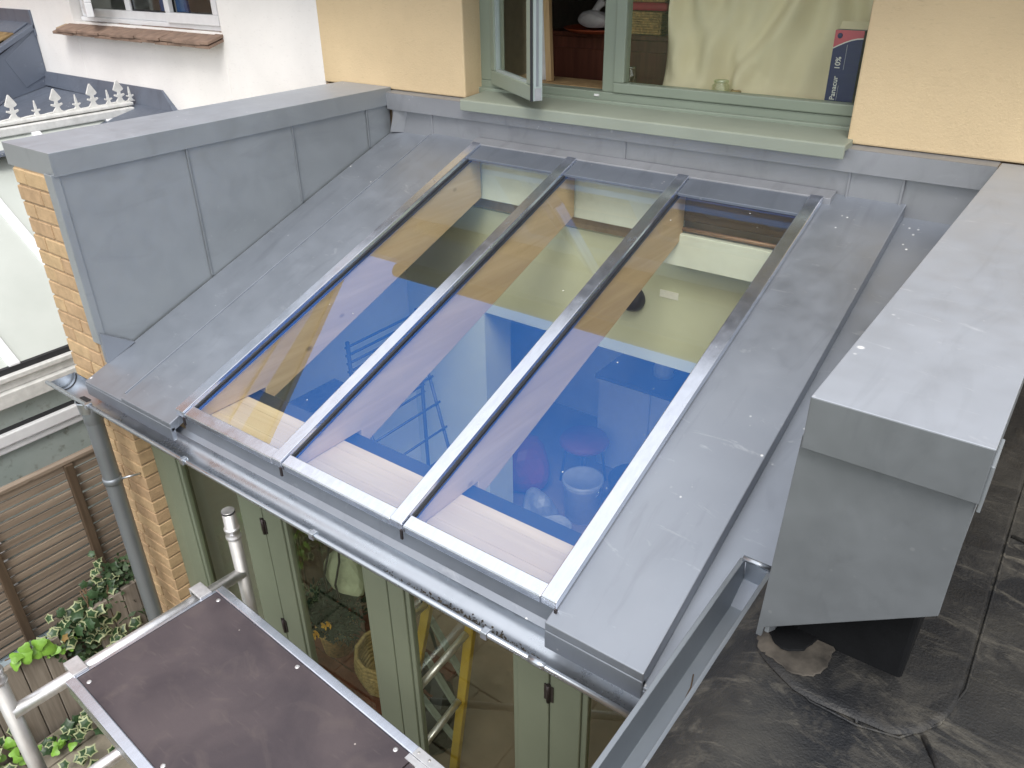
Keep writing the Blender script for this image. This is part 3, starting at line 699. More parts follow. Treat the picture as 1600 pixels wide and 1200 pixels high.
# ================================================================== RIGHT PARAPET
pr_ = thing('parapet_box', 'grey zinc clad parapet box with pale flat coping on the black flat roof', 'parapet', (2.62, -1.0, -0.5))
cb = MB().box(2.466, 2.780, -2.075, 0.10, 0.085, 0.202); cb.mi = [1, 0, 1, 1, 1, 1]  # one sheet in two tones: bright top, shade of the sides in the colour
part('coping', cb, [M['zinc_cap_lit'], M['zinc_face_shaded']], pr_, 0.0025)
part('coping_joint', MB().box(2.7795, 2.786, -2.06, -1.95, 0.06, 0.16), M['zinc_wall'], pr_, 0.002)
ya = -2.05
part('front_cladding', MB().prism([(2.458, ya, 0.10), (2.776, ya, 0.10), (2.776, ya, -0.205), (2.455, ya, -0.43), (2.453, ya, -0.46), (2.44, ya, -0.46)], (0, 0.012, 0)), M['zinc_face_shaded'], pr_, 0.002)
part('side_cladding', MB().prism([(2.474, 0.09, 0.12), (2.474, -2.04, 0.12), (2.455, -2.04, -0.45), (2.455, -1.7, zr(-1.7, -0.07)), (2.455, 0.09, zr(0.09, -0.09))], (0.01, 0, 0)), M['zinc_wall'], pr_, 0.002)
part('side_cladding', MB().prism([(2.772, 0.09, 0.12), (2.772, -2.04, 0.12), (2.772, -2.04, -0.20), (2.772, 0.09, -0.20)], (-0.01, 0, 0)), M['zinc_wall'], pr_, 0.002)
part('soffit', MB().prism([(2.47, -2.035, -0.415), (2.77, -2.035, -0.21), (2.77, -2.035, -0.20), (2.47, -2.035, -0.405)], (0, 2.1, 0)), M['felt_dark'], pr_)
part('core', MB().box(2.50, 2.745, -1.96, 0.09, -0.62, 0.15), M['felt_dark'], pr_, 0.01)

# ================================================================== FLAT ROOF
fr_ = thing('flat_roof', 'weathered black felt flat roof at the lower right, beside the box gutter', 'flat roof', (3.6, -2.5, -0.6))
FZ = -0.50
def grid(x0, x1, y0, y1, nx, ny, fz, th=0.0):
    vs = [(x0 + (x1 - x0) * i / nx, y0 + (y1 - y0) * j / ny, fz(x0 + (x1 - x0) * i / nx, y0 + (y1 - y0) * j / ny)) for j in range(ny + 1) for i in range(nx + 1)]
    return vs, [(j * (nx + 1) + i, j * (nx + 1) + i + 1, (j + 1) * (nx + 1) + i + 1, (j + 1) * (nx + 1) + i) for j in range(ny) for i in range(nx)]
from mathutils import noise as mnoise
def fz(x, y):
    return FZ + 0.010 * mnoise.noise(Vector((x * 2.3, y * 2.3, 0))) + 0.004 * mnoise.noise(Vector((x * 9, y * 9, 2))) - 0.09 * max(0, min(1, (2.52 - x) / 0.16)) ** 2
vs, fs = grid(2.36, 6.0, -6.0, 0.09, 130, 180, fz)
part('deck_felt', MB().add(vs, fs, 0, True), M['felt'], fr_)
part('building_wall', MB().box(2.40, 6.0, -6.0, 0.3, GZ - 0.05, -0.62), M['brick'], fr_)
def blob(pts, z0, name, mat, wob=0.006, th=0.006, dz=0.004):
    """soft edged sheet of felt lying on the roof"""
    n = len(pts); cx = sum(p[0] for p in pts) / n; cy = sum(p[1] for p in pts) / n
    dense = []
    for i in range(n):
        a, b = Vector(pts[i]), Vector(pts[(i + 1) % n]); p0, p3 = Vector(pts[i - 1]), Vector(pts[(i + 2) % n])
        for k in range(6):
            t = k / 6
            q = 0.5 * ((2 * a) + (b - p0) * t + (2 * p0 - 5 * a + 4 * b - p3) * t * t + (3 * a - p0 - 3 * b + p3) * t ** 3)
            dense.append(q + Vector((random.uniform(-wob, wob), random.uniform(-wob, wob))) * 0.4)
    m = len(dense); vs = []
    for s_, h in ((1.0, 0.0), (0.992, th), (0.96, th * 1.05), (0.5, th), (0.0, th)):
        for q in dense:
            x = cx + (q.x - cx) * s_; y = cy + (q.y - cy) * s_
            vs.append((x, y, fz(x, y) + h + dz))
    fs = [(r * m + i, r * m + (i + 1) % m, (r + 1) * m + (i + 1) % m, (r + 1) * m + i) for r in range(4) for i in range(m)]
    return part(name, MB().add(vs, fs, 0, True), M[mat], fr_)
part_kw = None
blob([(2.44, -2.02), (2.56, -2.12), (2.72, -2.12), (2.79, -2.10), (2.85, -2.0), (2.86, -1.85), (2.855, -1.5), (2.85, -0.8), (2.80, -0.1), (2.60, -0.1), (2.47, -1.0), (2.43, -1.8)], FZ, 'base_flashing', 'felt_old', 0.004)
blob([(2.43, -1.99), (2.455, -2.045), (2.50, -2.075), (2.55, -2.085), (2.595, -2.05), (2.60, -1.97), (2.57, -1.94), (2.53, -2.01), (2.48, -2.02), (2.44, -1.96)], FZ, 'patch', 'felt_tan', 0.008, 0.002, 0.0115)
blob([(2.42, -1.90), (2.45, -1.98), (2.50, -2.035), (2.55, -2.00), (2.56, -1.90), (2.50, -1.84), (2.44, -1.84)], FZ, 'patch', 'felt_dark', 0.006, 0.003, 0.016)
def ridge(pts, r, name, mat):
    P = [(x, y, fz(x, y) + 0.003) for x, y in pts]
    return part(name, MB().tube(P, r, 7), M[mat], fr_)
ridge([(2.52, -2.08), (2.60, -2.13), (2.70, -2.135), (2.78, -2.115), (2.84, -2.03), (2.868, -1.9), (2.866, -1.6), (2.862, -1.2), (2.86, -0.6)], 0.003, 'lap_bead', 'felt')
ridge([(2.70, -2.13), (2.66, -2.05), (2.635, -1.97)], 0.004, 'lap_bead', 'felt')
ridge([(2.82, -2.08), (2.86, -2.14), (2.885, -2.2)], 0.006, 'lap_bead', 'felt')
ridge([(2.868, -1.25), (2.95, -1.27), (3.05, -1.22), (3.4, -1.25)], 0.006, 'lap_bead', 'felt')

# ================================================================== BOX GUTTER
bg = thing('box_gutter', 'deep angled zinc box gutter along the edge of the black flat roof', 'gutter', (2.30, -2.3, -0.7))
def bgz(y): return -0.615 + (y + 1.65) * 0.012
prof = [(0.0, 0.0), (-0.006, 0.004), (-0.008, -0.004), (0.0, -0.006), (0.012, -0.10), (0.072, -0.10), (0.080, -0.012), (0.086, -0.006), (0.088, 0.002), (0.082, 0.004)]
inner = [(-0.004, 0.0), (0.004, -0.004), (0.016, -0.094), (0.068, -0.094), (0.076, -0.008), (0.084, 0.0)]
mb = MB(); ring = [(2.262 + a, b) for a, b in [(-0.008, 0.0), (-0.008, -0.008), (0.0, -0.008), (0.010, -0.104), (0.074, -0.104), (0.082, -0.012), (0.094, -0.010), (0.094, 0.0), (0.078, 0.0), (0.069, -0.098), (0.016, -0.098), (0.006, 0.0)]]
ys = [-1.64, -2.6, -3.4]; n = len(ring); vs = []
for y in ys: vs += [(x, y, bgz(y) + z) for x, z in ring]
fs = [(r * n + i, r * n + (i + 1) % n, (r + 1) * n + (i + 1) % n, (r + 1) * n + i) for r in range(2) for i in range(n)]
mb.add(vs, fs); part('channel', mb, M['galv_dull'], bg, 0.002)
part('end_lip', MB().tube([(2.262 + 0.001, -1.642, bgz(-1.64) + 0.003), (2.262 + 0.084, -1.642, bgz(-1.64) + 0.003)], 0.009, 10).box(2.275, 2.335, -1.648, -1.642, bgz(-1.64) - 0.10, bgz(-1.64)), M['galv'], bg)
part('twig', MB().tube([(2.30, -2.03, bgz(-2.0) - 0.090), (2.312, -2.07, bgz(-2.0) - 0.091), (2.316, -2.11, bgz(-2.0) - 0.091), (2.326, -2.13, bgz(-2.0) - 0.089)], 0.0018, 5), M['stem'], bg)

# ================================================================== HALF ROUND GUTTER
gt = thing('half_round_gutter', 'shiny half round metal eaves gutter running below the skylight', 'gutter', (0.6, -2.05, -0.9))
GY, GZR, GR = -2.056, -0.850, 0.0640
def gz(x): return GZR - (x + 1.0) * 0.006
def halfpipe(x0, x1, r, th=0.0025, nx=2, n=22, a0=0.0, a1=math.pi):
    mb = MB(); vs = []
    for i in range(nx + 1):
        x = x0 + (x1 - x0) * i / nx
        for rr in (r, r - th):
            for k in range(n + 1):
                a = a0 + (a1 - a0) * k / n; vs.append((x, GY - rr * math.cos(a), gz(x) - rr * math.sin(a)))
    m = 2 * (n + 1); fs = []
    for i in range(nx):
        for k in range(n):
            fs.append((i * m + k, i * m + k + 1, (i + 1) * m + k + 1, (i + 1) * m + k))
            o = n + 1; fs.append((i * m + o + k + 1, i * m + o + k, (i + 1) * m + o + k, (i + 1) * m + o + k + 1))
    mb.add(vs, fs, 0, True); return mb
part('channel', halfpipe(-0.985, 2.235, GR, nx=8), M['galv'], gt)
part('front_bead', MB().tube([(x, GY - GR - 0.004, gz(x) + 0.003) for x in (-0.987, 0.4, 1.2, 2.235)], 0.0095, 12), M['galv'], gt)
part('joint_sleeve', halfpipe(1.86, 1.93, GR - 0.0015, 0.002, 1), M['galv'], gt)
part('joint_sleeve', MB().tube([(1.84, GY - GR - 0.004, gz(1.84) + 0.003), (1.90, GY - GR - 0.004, gz(1.9) + 0.003)], 0.0115, 12), M['galv'], gt)
ec = MB(); pts = [(-0.985, GY - GR * math.cos(math.pi * k / 20), gz(-1) - GR * math.sin(math.pi * k / 20)) for k in range(21)]
ec.prism(pts, (0.003, 0, 0)); part('end_cap', ec, M['galv'], gt)
part('end_bead', MB().tube([(-0.9665, GY - (GR - 0.004) * math.cos(math.pi * k / 16), gz(-1) - (GR - 0.004) * math.sin(math.pi * k / 16)) for k in range(17)], 0.003, 6), M['rubber'], gt)
for x in (-0.61, 0.126, 0.906, 1.68):
    part('bracket', MB().box(x - 0.013, x + 0.013, GY - GR - 0.019, GY - GR + 0.010, gz(x) - 0.012, gz(x) + 0.017), M['galv'], gt, 0.004)
out = MB().lathe((-0.80, GY, gz(-0.8) - GR - 0.012), [(0.040, -0.05), (0.042, 0.0), (0.046, 0.012), (0.042, 0.013), (0.038, 0.012), (0.037, -0.05)], 24)
part('outlet', out, M['galv'], gt)
part('outlet_shadow', MB().lathe((-0.80, GY, gz(-0.8) - GR + 0.0045), [(0.0, 0.0), (0.036, 0.0)], 24), M['rubber'], gt)
# silt in the gutter
sl_mb = MB(); rd = random.Random(11)
def chunk(mb, c, r):
    pts = [Vector((rd.gauss(0, 1), rd.gauss(0, 1), rd.gauss(0, 1))).normalized() * r * rd.uniform(0.6, 1.3) for _ in range(4)]
    mb.add([Vector(c) + p for p in pts], [(0, 1, 2), (0, 3, 1), (1, 3, 2), (0, 2, 3)])
for i in range(900):
    x = 0.95 + 0.92 * rd.random() ** 0.85
    dens = math.exp(-((x - 1.55) / 0.32) ** 2)
    if rd.random() > dens + 0.12: continue
    a = math.pi / 2 + rd.gauss(-0.28, 0.10 + 0.10 * dens); r = rd.uniform(0.002, 0.006) * (0.6 + dens)
    chunk(sl_mb, (x, GY - (GR - 0.004) * math.cos(a), gz(x) - (GR - 0.005) * math.sin(a)), r)
for i in range(160):
    x = rd.uniform(0.35, 1.0); a = math.pi / 2 + rd.gauss(-0.3, 0.06)
    chunk(sl_mb, (x, GY - (GR - 0.003) * math.cos(a), gz(x) - (GR - 0.004) * math.sin(a)), rd.uniform(0.001, 0.003))
o = part('gutter_silt', sl_mb, M['debris']); tag(o, 'dark line of silt and leaf bits lying in the half round gutter', 'silt', kind='stuff')
t = tag(part('paper_scrap', crumple((0.845, GY - 0.03, gz(0.8) - GR + 0.020), 0.012, 0.009, 0.008, 9, 2, 0.6), M['print_white']), 'tiny crumpled white scrap lying in the half round gutter', 'scrap')

# ================================================================== DOWNPIPE
dp = thing('downpipe', 'round galvanised downpipe in front of the yellow brick pier', 'downpipe', (-0.80, -2.04, GZ))
DX, DY = -0.80, -2.045
part('pipe', MB().lathe((DX, DY, GZ), [(0.041, 0), (0.041, 2.16)], 28).lathe((DX, DY, GZ), [(0.041, 2.159), (0.0385, 2.162)], 28), M['galv_dull'], dp)
part('socket', MB().lathe((DX, DY, GZ + 2.06), [(0.042, 0), (0.044, 0.004), (0.044, 0.11), (0.041, 0.114)], 28), M['galv_dull'], dp)
part('clip', MB().lathe((DX, DY, -1.40), [(0.0415, 0), (0.046, 0.002), (0.046, 0.034), (0.0415, 0.036)], 28).box(DX - 0.058, DX - 0.036, DY - 0.012, DY + 0.006, -1.402, -1.362), M['galv_dull'], dp)
part('wall_stud', MB().tube([(DX + 0.03, DY + 0.025, -1.382), (DX + 0.07, -1.935, -1.382)], 0.006, 8), M['galv'], dp)

# ================================================================== BIFOLD DOORS
bd_ = thing('bifold_doors', 'sage green glazed folding doors below the eaves gutter', 'doors', (0.6, -1.85, GZ))
DYF = -1.855
part('door_frame', MB().box(-0.712, -0.615, DYF, DYF + 0.09, GZ + 0.02, -1.03).box(-0.615, 2.5, DYF, DYF + 0.09, -1.12, -1.03).box(-0.615, 2.5, DYF, DYF + 0.09, GZ + 0.02, GZ + 0.07), M['sage_door'], bd_, 0.004)
edges = [-0.613, 0.172, 0.952, 1.737, 2.49]
gl_x = [(-0.485, -0.005), (0.318, 0.815), (1.055, 1.585), (1.878, 2.40)]
for i in range(4):
    a, b = edges[i] + 0.003, edges[i + 1] - 0.003; g0, g1 = gl_x[i]
    lf = part('door_leaf', MB().box(a, g0 - 0.012, DYF - 0.004, DYF + 0.055, GZ + 0.075, -1.125).box(g1 + 0.012, b, DYF - 0.004, DYF + 0.055, GZ + 0.075, -1.125)
              .box(g0 - 0.012, g1 + 0.012, DYF - 0.004, DYF + 0.055, -1.215, -1.125).box(g0 - 0.012, g1 + 0.012, DYF - 0.004, DYF + 0.055, GZ + 0.075, GZ + 0.20), M['sage_door'], bd_, 0.004)
    part('bead', MB().box(g0 - 0.011, g0 + 0.012, DYF + 0.004, DYF + 0.03, GZ + 0.2, -1.215).box(g1 - 0.012, g1 + 0.011, DYF + 0.004, DYF + 0.03, GZ + 0.2, -1.215), M['sage_door'], lf, 0.003)
    part('pane', MB().add([(g0 + 0.012, DYF + 0.016, GZ + 0.2), (g1 - 0.012, DYF + 0.016, GZ + 0.2), (g1 - 0.012, DYF + 0.016, -1.215), (g0 + 0.012, DYF + 0.016, -1.215)], [(0, 1, 2, 3)])
         .add([(g0 + 0.012, DYF + 0.04, GZ + 0.2), (g1 - 0.012, DYF + 0.04, GZ + 0.2), (g1 - 0.012, DYF + 0.04, -1.215), (g0 + 0.012, DYF + 0.04, -1.215)], [(3, 2, 1, 0)], 1), [M['glass_door'], M['glass_in']], lf)
    if i in (1, 3):
        for zz in (-1.30, -1.92):
            part('hinge', MB().tube([(a - 0.003, DYF - 0.010, zz), (a - 0.003, DYF - 0.009, zz - 0.085)], 0.0085, 10).box(a - 0.022, a + 0.016, DYF - 0.009, DYF - 0.0045, zz - 0.08, zz - 0.005), M['hinge'], lf)

wdb = thing('wardrobe', 'dark brown wooden cupboard against the side wall inside the second glass door', 'cupboard', (-0.6, -0.9, GZ + 0.05))
part('carcass', MB().box(-0.738, -0.56, -1.36, -0.62, GZ + 0.05, -1.42), M['slat_post'], wdb, 0.004)
for k in range(5): part('plank', MB().box(-0.559, -0.545, -1.355 + k * 0.146, -1.355 + k * 0.146 + 0.140, GZ + 0.07, -1.43), M['slat_post'], wdb, 0.003)
# room walls either side
part('side_wall', MB().prism([(-0.745, -1.83, GZ), (-0.745, 0.088, GZ), (-0.745, 0.088, zr(0.09, -0.11)), (-0.745, -1.83, zr(-1.83, -0.11))], (0.006, 0, 0)), M['wall_green'], house)
part('side_wall', MB().prism([(2.5, -1.83, GZ), (2.5, 0.088, GZ), (2.5, 0.088, zr(0.09, -0.13)), (2.5, -1.83, zr(-1.83, -0.13))], (0.06, 0, 0)), M['plaster_w'], house)

# ================================================================== ROOM UNDER THE GLASS
t = thing('boxing', 'white plastered boxing along the top of the cream wall under the glass', 'boxing', (0.5, 0.0, -0.2))
part('boxing_face', MB().box(-0.72, 1.205, 0.02, 0.089, -0.315, -0.10), M['board_w'], t, 0.004)
tag(part('old_beam', MB().box(1.22, 1.85, 0.01, 0.089, -0.22, -0.075), M['old_beam'], None, 0.01), 'rough old brown timber beam under the head of the third pane', 'beam')
tag(part('plasterboard', MB().box(1.15, 1.83, -0.03, 0.088, -0.435, -0.275), M['board_w'], None, 0.003), 'white plasterboard offcut boxed against the cream wall in the third pane', 'plasterboard')
tag(part('copper_pipe', MB().tube([(1.15, 0.0, -0.255), (1.85, 0.0, -0.255)], 0.011, 10), simple('dull copper', (0.34, 0.22, 0.16), 0.5, 0.5)), 'thin copper pipe running above the white plasterboard', 'pipe')
lm = thing('wall_lamp', 'round black wall lamp on the cream wall in the third pane', 'lamp', (0.93, 0.05, -0.71))
part('lamp_shade', MB().lathe((0.945, 0.088, -0.715), [(0.075, 0.0), (0.075, 0.012), (0.066, 0.035), (0.045, 0.055), (0.0, 0.064)], 28, axis=(0, -1, 0)), M['black'], lm)
part('lamp_cap', MB().lathe((0.945, 0.024, -0.715), [(0.02, 0.0), (0.02, 0.006), (0, 0.008)], 16, axis=(0, -1, 0)), M['bucket_grey'], lm)
tag(part('sticker', MB().box(1.10, 1.205, 0.087, 0.0895, -0.668, -0.628), M['label'], None), 'small white label stuck on the cream wall beside the black lamp', 'label')
# clothes airer
ar = thing('clothes_airer', 'tall dark clothes airer standing in the room below the left pane', 'airer', (-0.3, -0.55, GZ + 0.05))
for y in (-0.84, -0.28):
    part('leg', MB().tube([(-0.31, y, -0.96), (-0.31, y, GZ + 0.05)], 0.012, 8), M['airer'], ar)
    part('leg', MB().tube([(-0.29, y + 0.02, -1.30), (0.16, y + 0.02, GZ + 0.05)], 0.011, 8), M['airer'], ar)
for i in range(12):
    part('rail', MB().tube([(-0.31, -0.86, -0.99 - 0.05 * i), (-0.31, -0.26, -0.99 - 0.05 * i)], 0.008, 7), M['airer'], ar)
for i in range(8):
    part('rail', MB().tube([(-0.25 + 0.045 * i, -0.84, -1.42 - 0.17 * i), (-0.25 + 0.045 * i, -0.24, -1.42 - 0.17 * i)], 0.008, 7), M['airer'], ar)
kc = thing('kitchen_units', 'white kitchen units with dark worktop beyond the opening', 'kitchen units', (0.6, 1.7, GZ))
part('carcass', MB().box(-0.10, 2.45, 1.60, 2.2, GZ + 0.05, -2.19), M['cabinet'], kc)
part('worktop', MB().box(-0.12, 2.47, 1.55, 2.25, -2.189, -2.15), M['worktop'], kc, 0.004)
part('splashback', MB().box(-0.12, 2.47, 2.22, 2.249, -2.149, -1.2), M['worktop'], kc)
for i in range(5): part('door', MB().box(-0.095 + i * 0.48, -0.095 + i * 0.48 + 0.472, 1.578, 1.599, GZ + 0.15, -2.20), M['cabinet'], kc, 0.003)
kw = thing('kettle', 'pale kettle on the dark worktop beyond the opening', 'kettle', (0.35, 1.9, -2.15))
part('kettle_body', MB().lathe((0.35, 1.85, -2.149), [(0.0, 0), (0.08, 0), (0.085, 0.05), (0.065, 0.17), (0.03, 0.19), (0, 0.195)], 22), M['bucket'], kw)
part('handle', MB().tube([(0.43, 1.85, -2.10), (0.48, 1.85, -2.05), (0.47, 1.85, -1.99), (0.41, 1.85, -1.98)], 0.010, 8), M['black'], kw)
t = tag(part('mixing_bowl', MB().lathe((0.85, 1.85, -2.149), [(0.0, 0), (0.05, 0), (0.11, 0.06), (0.13, 0.10), (0.122, 0.10), (0.1, 0.06), (0.0, 0.012)], 24), M['bucket']), 'white mixing bowl on the dark worktop beyond the opening', 'bowl')
t = tag(part('storage_jar', MB().lathe((1.3, 1.85, -2.149), [(0.0, 0), (0.06, 0), (0.06, 0.15), (0.05, 0.16), (0.05, 0.18), (0, 0.185)], 20), M['bucket']), 'white lidded storage jar at the end of the dark worktop', 'jar')
def tub(name, x, y, r, h, mat, lidmat, label, cat, fr=1.1):
    t = thing(name, label, cat, (x, y, GZ + 0.05))
    z0 = GZ + 0.051
    part('tub_body', MB().lathe((x, y, z0), [(0, 0), (r * 0.9, 0), (r, h * 0.85), (r * 1.05, h * 0.86), (r * 1.05, h * 0.93)], 28), M[mat], t)
    part('lid', MB().lathe((x, y, z0), [(r * 1.08, h * 0.92), (r * 1.08, h), (r * 0.98, h), (r * 0.96, h * 0.975), (0, h * 0.975)], 28), M[lidmat], t)
    part('handle', MB().tube([(x + r * 1.06 * math.cos(a), y - 0.02 - 0.03 * math.sin(a), z0 + h * 0.86 - r * 0.75 * math.sin(a)) for a in [math.pi * k / 12 for k in range(13)]], 0.004, 6), M['alu'], t)
tub('bucket', 0.19, 0.90, 0.15, 0.36, 'bucket', 'bucket_grey', 'white lidded plastic bucket on the floor, biggest pale tub under the third pane', 'bucket')
tub('paint_tub', 0.24, 0.45, 0.11, 0.22, 'bucket', 'bucket_grey', 'short pale tub with grey lid standing in front of the tall white bucket', 'tub')
tub('dark_tub', 0.56, 1.05, 0.19, 0.42, 'black', 'black', 'large black tub on the floor to the right of the white bucket', 'tub')
t = thing('red_stool', 'round red topped stool behind the white bucket', 'stool', (-0.1, 1.35, GZ + 0.05))
part('seat', MB().lathe((-0.05, 1.3, GZ + 0.45), [(0, -0.03), (0.19, -0.03), (0.21, 0.0), (0.19, 0.035), (0, 0.045)], 28), M['red_dark'], t)
for k in range(4):
    a = k * math.pi / 2 + 0.6
    part('leg', MB().tube([(-0.05 + 0.14 * math.cos(a), 1.3 + 0.14 * math.sin(a), GZ + 0.43), (-0.05 + 0.19 * math.cos(a), 1.3 + 0.19 * math.sin(a), GZ + 0.05)], 0.012, 8), M['black'], t)
t = tag(part('red_beanbag', crumple((-0.42, 0.95, GZ + 0.22), 0.23, 0.22, 0.26, 21, 3, 0.15), M['red_dark']), 'slumped dark red bean bag on the floor left of the white bucket', 'bean bag')
bag2 = tag(part('builders_bag', crumple((-0.02, 0.62, GZ + 0.16), 0.16, 0.13, 0.17, 31, 3, 0.35), M['bucket_grey']), 'crumpled grey sack on the floor left of the short pale tub', 'sack')

# things seen through the folding doors
ld = thing('reflected_tubes', 'yellow and pale tubes inside the third glass door, standing in for the reflected scaffold', 'reflection', (1.2, -1.4, GZ))  # tubes added behind the glass in place of the scaffold mirrored in it
part('reflected_post', MB().bar((1.108, -1.44, -1.2), (0.833, -1.44, GZ + 0.05), 0.05, 0.03, (0, 1, 0)), M['yellow'], ld, 0.004)
part('reflected_post', MB().bar((0.90, -1.44, -1.2), (0.46, -1.44, GZ + 0.05), 0.05, 0.03, (0, 1, 0)), M['yellow'], ld, 0.004)
for a, b in (((0.972, -1.80, -1.953), (1.005, -1.46, -1.85)), ((0.80, -1.70, -1.735), (0.747, -1.46, -1.82)), ((0.92, -1.80, -2.45), (0.93, -1.46, -2.36))):
    part('reflected_tube', MB().tube([a, b], 0.018, 12), M['alu_tube'], ld)
for a, b in (((0.72, -1.41, -1.95), (0.93, -1.41, -2.25)), ((0.66, -1.41, -2.25), (0.90, -1.41, -2.55)), ((0.60, -1.41, -2.6), (0.86, -1.41, -2.8))):
    part('reflected_rung', MB().bar(a, b, 0.03, 0.02), M['steel_pale'], ld)
bn = thing('bench', 'dark wooden bench carrying a pot plant and basket inside the second glass door', 'bench', (0.2, -1.35, GZ + 0.05))
for k in range(4): part('plank', MB().box(-0.45, 0.62, -1.60 + k * 0.125, -1.60 + k * 0.125 + 0.118, -2.70, -2.665), M['mahog'], bn, 0.004)
for x in (-0.40, 0.56):
    for y in (-1.56, -1.15): part('leg', MB().box(x - 0.02, x + 0.02, y - 0.02, y + 0.02, GZ + 0.05, -2.701), M['mahog'], bn)
pt = thing('potted_plant', 'dark bushy pot plant with yellow flowers inside the second glass door', 'pot plant', (-0.03, -1.42, -2.665))
part('pot', MB().lathe((-0.06, -1.40, -2.664), [(0, 0), (0.085, 0), (0.105, 0.16), (0.115, 0.16), (0.115, 0.19), (0.10, 0.19), (0.09, 0.16), (0, 0.155)], 24), M['wicker'], pt)
lv = MB()
for i in range(1100):
    d = Vector((rd.gauss(0, 1), rd.gauss(0, 1), rd.gauss(0, 1))).normalized() * (rd.random() ** 0.4)
    c = Vector((-0.03 + d.x * 0.19, -1.42 + d.y * 0.15, -2.34 + d.z * 0.20))
    a = Vector((rd.gauss(0, 1), rd.gauss(0, 1), rd.gauss(0, 0.6))).normalized(); b = a.cross(Vector((rd.gauss(0, 1), rd.gauss(0, 1), 1)).normalized())
    L = rd.uniform(0.03, 0.06)
    lv.add([c, c + a * L * 0.5 + b * L * 0.28, c + a * L, c + a * L * 0.5 - b * L * 0.28], [(0, 1, 2, 3)])
o = part('foliage', lv, M['leaf_dark'], pt); o['kind'] = 'stuff'
for i, (dx, dy, dz) in enumerate(((0.10, -0.13, 0.05), (0.13, -0.12, 0.07), (0.03, -0.16, -0.04), (0.05, -0.15, -0.02))):
    fl = MB(); c = Vector((-0.03 + dx, -1.43 + dy, -2.33 + dz))
    for k in range(6):
        a = k * math.pi / 3; u = Vector((math.cos(a), -0.4, math.sin(a) * 0.8 + 0.3)).normalized(); v = Vector((-math.sin(a), 0, math.cos(a)))
        fl.add([c, c + u * 0.018 + v * 0.011, c + u * 0.030, c + u * 0.018 - v * 0.011], [(0, 1, 2, 3)])
    part('flower', fl, M['petal'], pt)
bsk = thing('straw_basket', 'round woven straw basket beside the pot plant inside the second glass door', 'basket', (0.34, -1.38, -2.665))
wv = MB()
for i in range(9):
    zz = -2.655 + i * 0.026; r = 0.145 + 0.03 * math.sin(i / 8 * math.pi * 0.7)
    wv.tube([(0.34 + r * math.cos(a) * (1 + 0.02 * (-1) ** k), -1.38 + r * math.sin(a) * (1 + 0.02 * (-1) ** k), zz) for k, a in enumerate([2 * math.pi * j / 24 for j in range(25)])], 0.0135, 6)
part('weave', wv, M['straw'], bsk)
part('base', MB().lathe((0.34, -1.38, -2.664), [(0.0, 0), (0.15, 0), (0.15, 0.012), (0, 0.012)], 24), M['straw'], bsk)
gb = thing('canvas_bag', 'pale green canvas bag with dark straps hanging inside the second glass door', 'bag', (0.36, -1.62, -1.74))
part('bag_body', crumple((0.37, -1.60, -1.72), 0.12, 0.075, 0.14, 41, 3, 0.14), M['greenbag'], gb)
for x in (0.32, 0.40): part('strap', MB().tube([(x, -1.685, -1.80), (x, -1.695, -1.70), (x + 0.01, -1.66, -1.58), (0.37, -1.60, -1.30), (0.37, -1.72, -1.10)], 0.006, 6), M['black'], gb)
tag(part('coal_sack', crumple((0.46, -1.30, GZ + 0.22), 0.24, 0.20, 0.30, 51, 3, 0.25), M['black']), 'lumpy black sack on the floor in front of the bench inside the doors', 'sack')

# ================================================================== SCAFFOLD TOWER AND DECK
U = Vector((0.9977, -0.068, 0)); V = Vector((0.068, 0.9977, 0)); ZD = -1.25
O = Vector((0.405, -2.868, 0))           # near left corner of the deck
def dk(u, v, z): p = O + U * u + V * v; return (p.x, p.y, z)
tw = thing('scaffold_tower', 'aluminium scaffold tower frame holding the brown deck', 'scaffold', dk(0.6, 0.3, GZ))
def post(u, v, ztop, cap=True):
    p = part('post', MB().tube([dk(u, v, GZ), dk(u, v, ztop)], 0.0255, 18), M['alu_dirty'], tw)
    part('collar', MB().lathe(dk(u, v, ztop - 0.135), [(0.026, 0), (0.031, 0.003), (0.031, 0.012), (0.028, 0.015), (0.028, 0.040), (0.031, 0.043), (0.031, 0.052), (0.026, 0.055)], 18), M['alu_tube'], p)
    if cap: part('rubber_plug', MB().lathe(dk(u, v, ztop - 0.002), [(0.0265, -0.008), (0.0265, 0.0), (0.021, 0.002), (0.020, -0.006), (0, -0.008)], 18), M['rubber'], p)
post(-0.045, 0.722, -0.965); post(-0.05, -0.165, -1.005)
post(2.1, 0.722, -1.28, False); post(2.1, -0.165, -1.28, False)
for zz, u in ((ZD - 0.030, -0.040), (ZD - 0.50, -0.040), (ZD - 1.0, -0.040), (ZD - 1.5, -0.04), (ZD - 0.5, 2.1), (ZD - 1.0, 2.1)):
    part('rung', MB().tube([dk(u, -0.165, zz), dk(u, 0.722, zz)], 0.0245, 16), M['alu_tube'], tw)
part('brace', MB().tube([dk(-0.04, 0.75, GZ + 0.5), dk(2.1, 0.75, ZD - 0.15)], 0.018, 10), M['alu_tube'], tw)
part('brace', MB().tube([dk(0.25, -0.19, ZD - 0.35), dk(2.1, -0.19, GZ + 0.5)], 0.018, 10), M['alu_tube'], tw)
dkk = thing('scaffold_deck', 'brown plywood scaffold platform in an aluminium edge frame, lower left', 'platform', dk(0.6, 0.3, ZD))
def dbox(mb, u0, u1, v0, v1, z0, z1, mi=0):
    return mb.hexa([dk(u0, v0, z0), dk(u1, v0, z0), dk(u1, v1, z0), dk(u0, v1, z0), dk(u0, v0, z1), dk(u1, v0, z1), dk(u1, v1, z1), dk(u0, v1, z1)], mi)
DW, DL = 0.612, 2.0; TU = 1.135
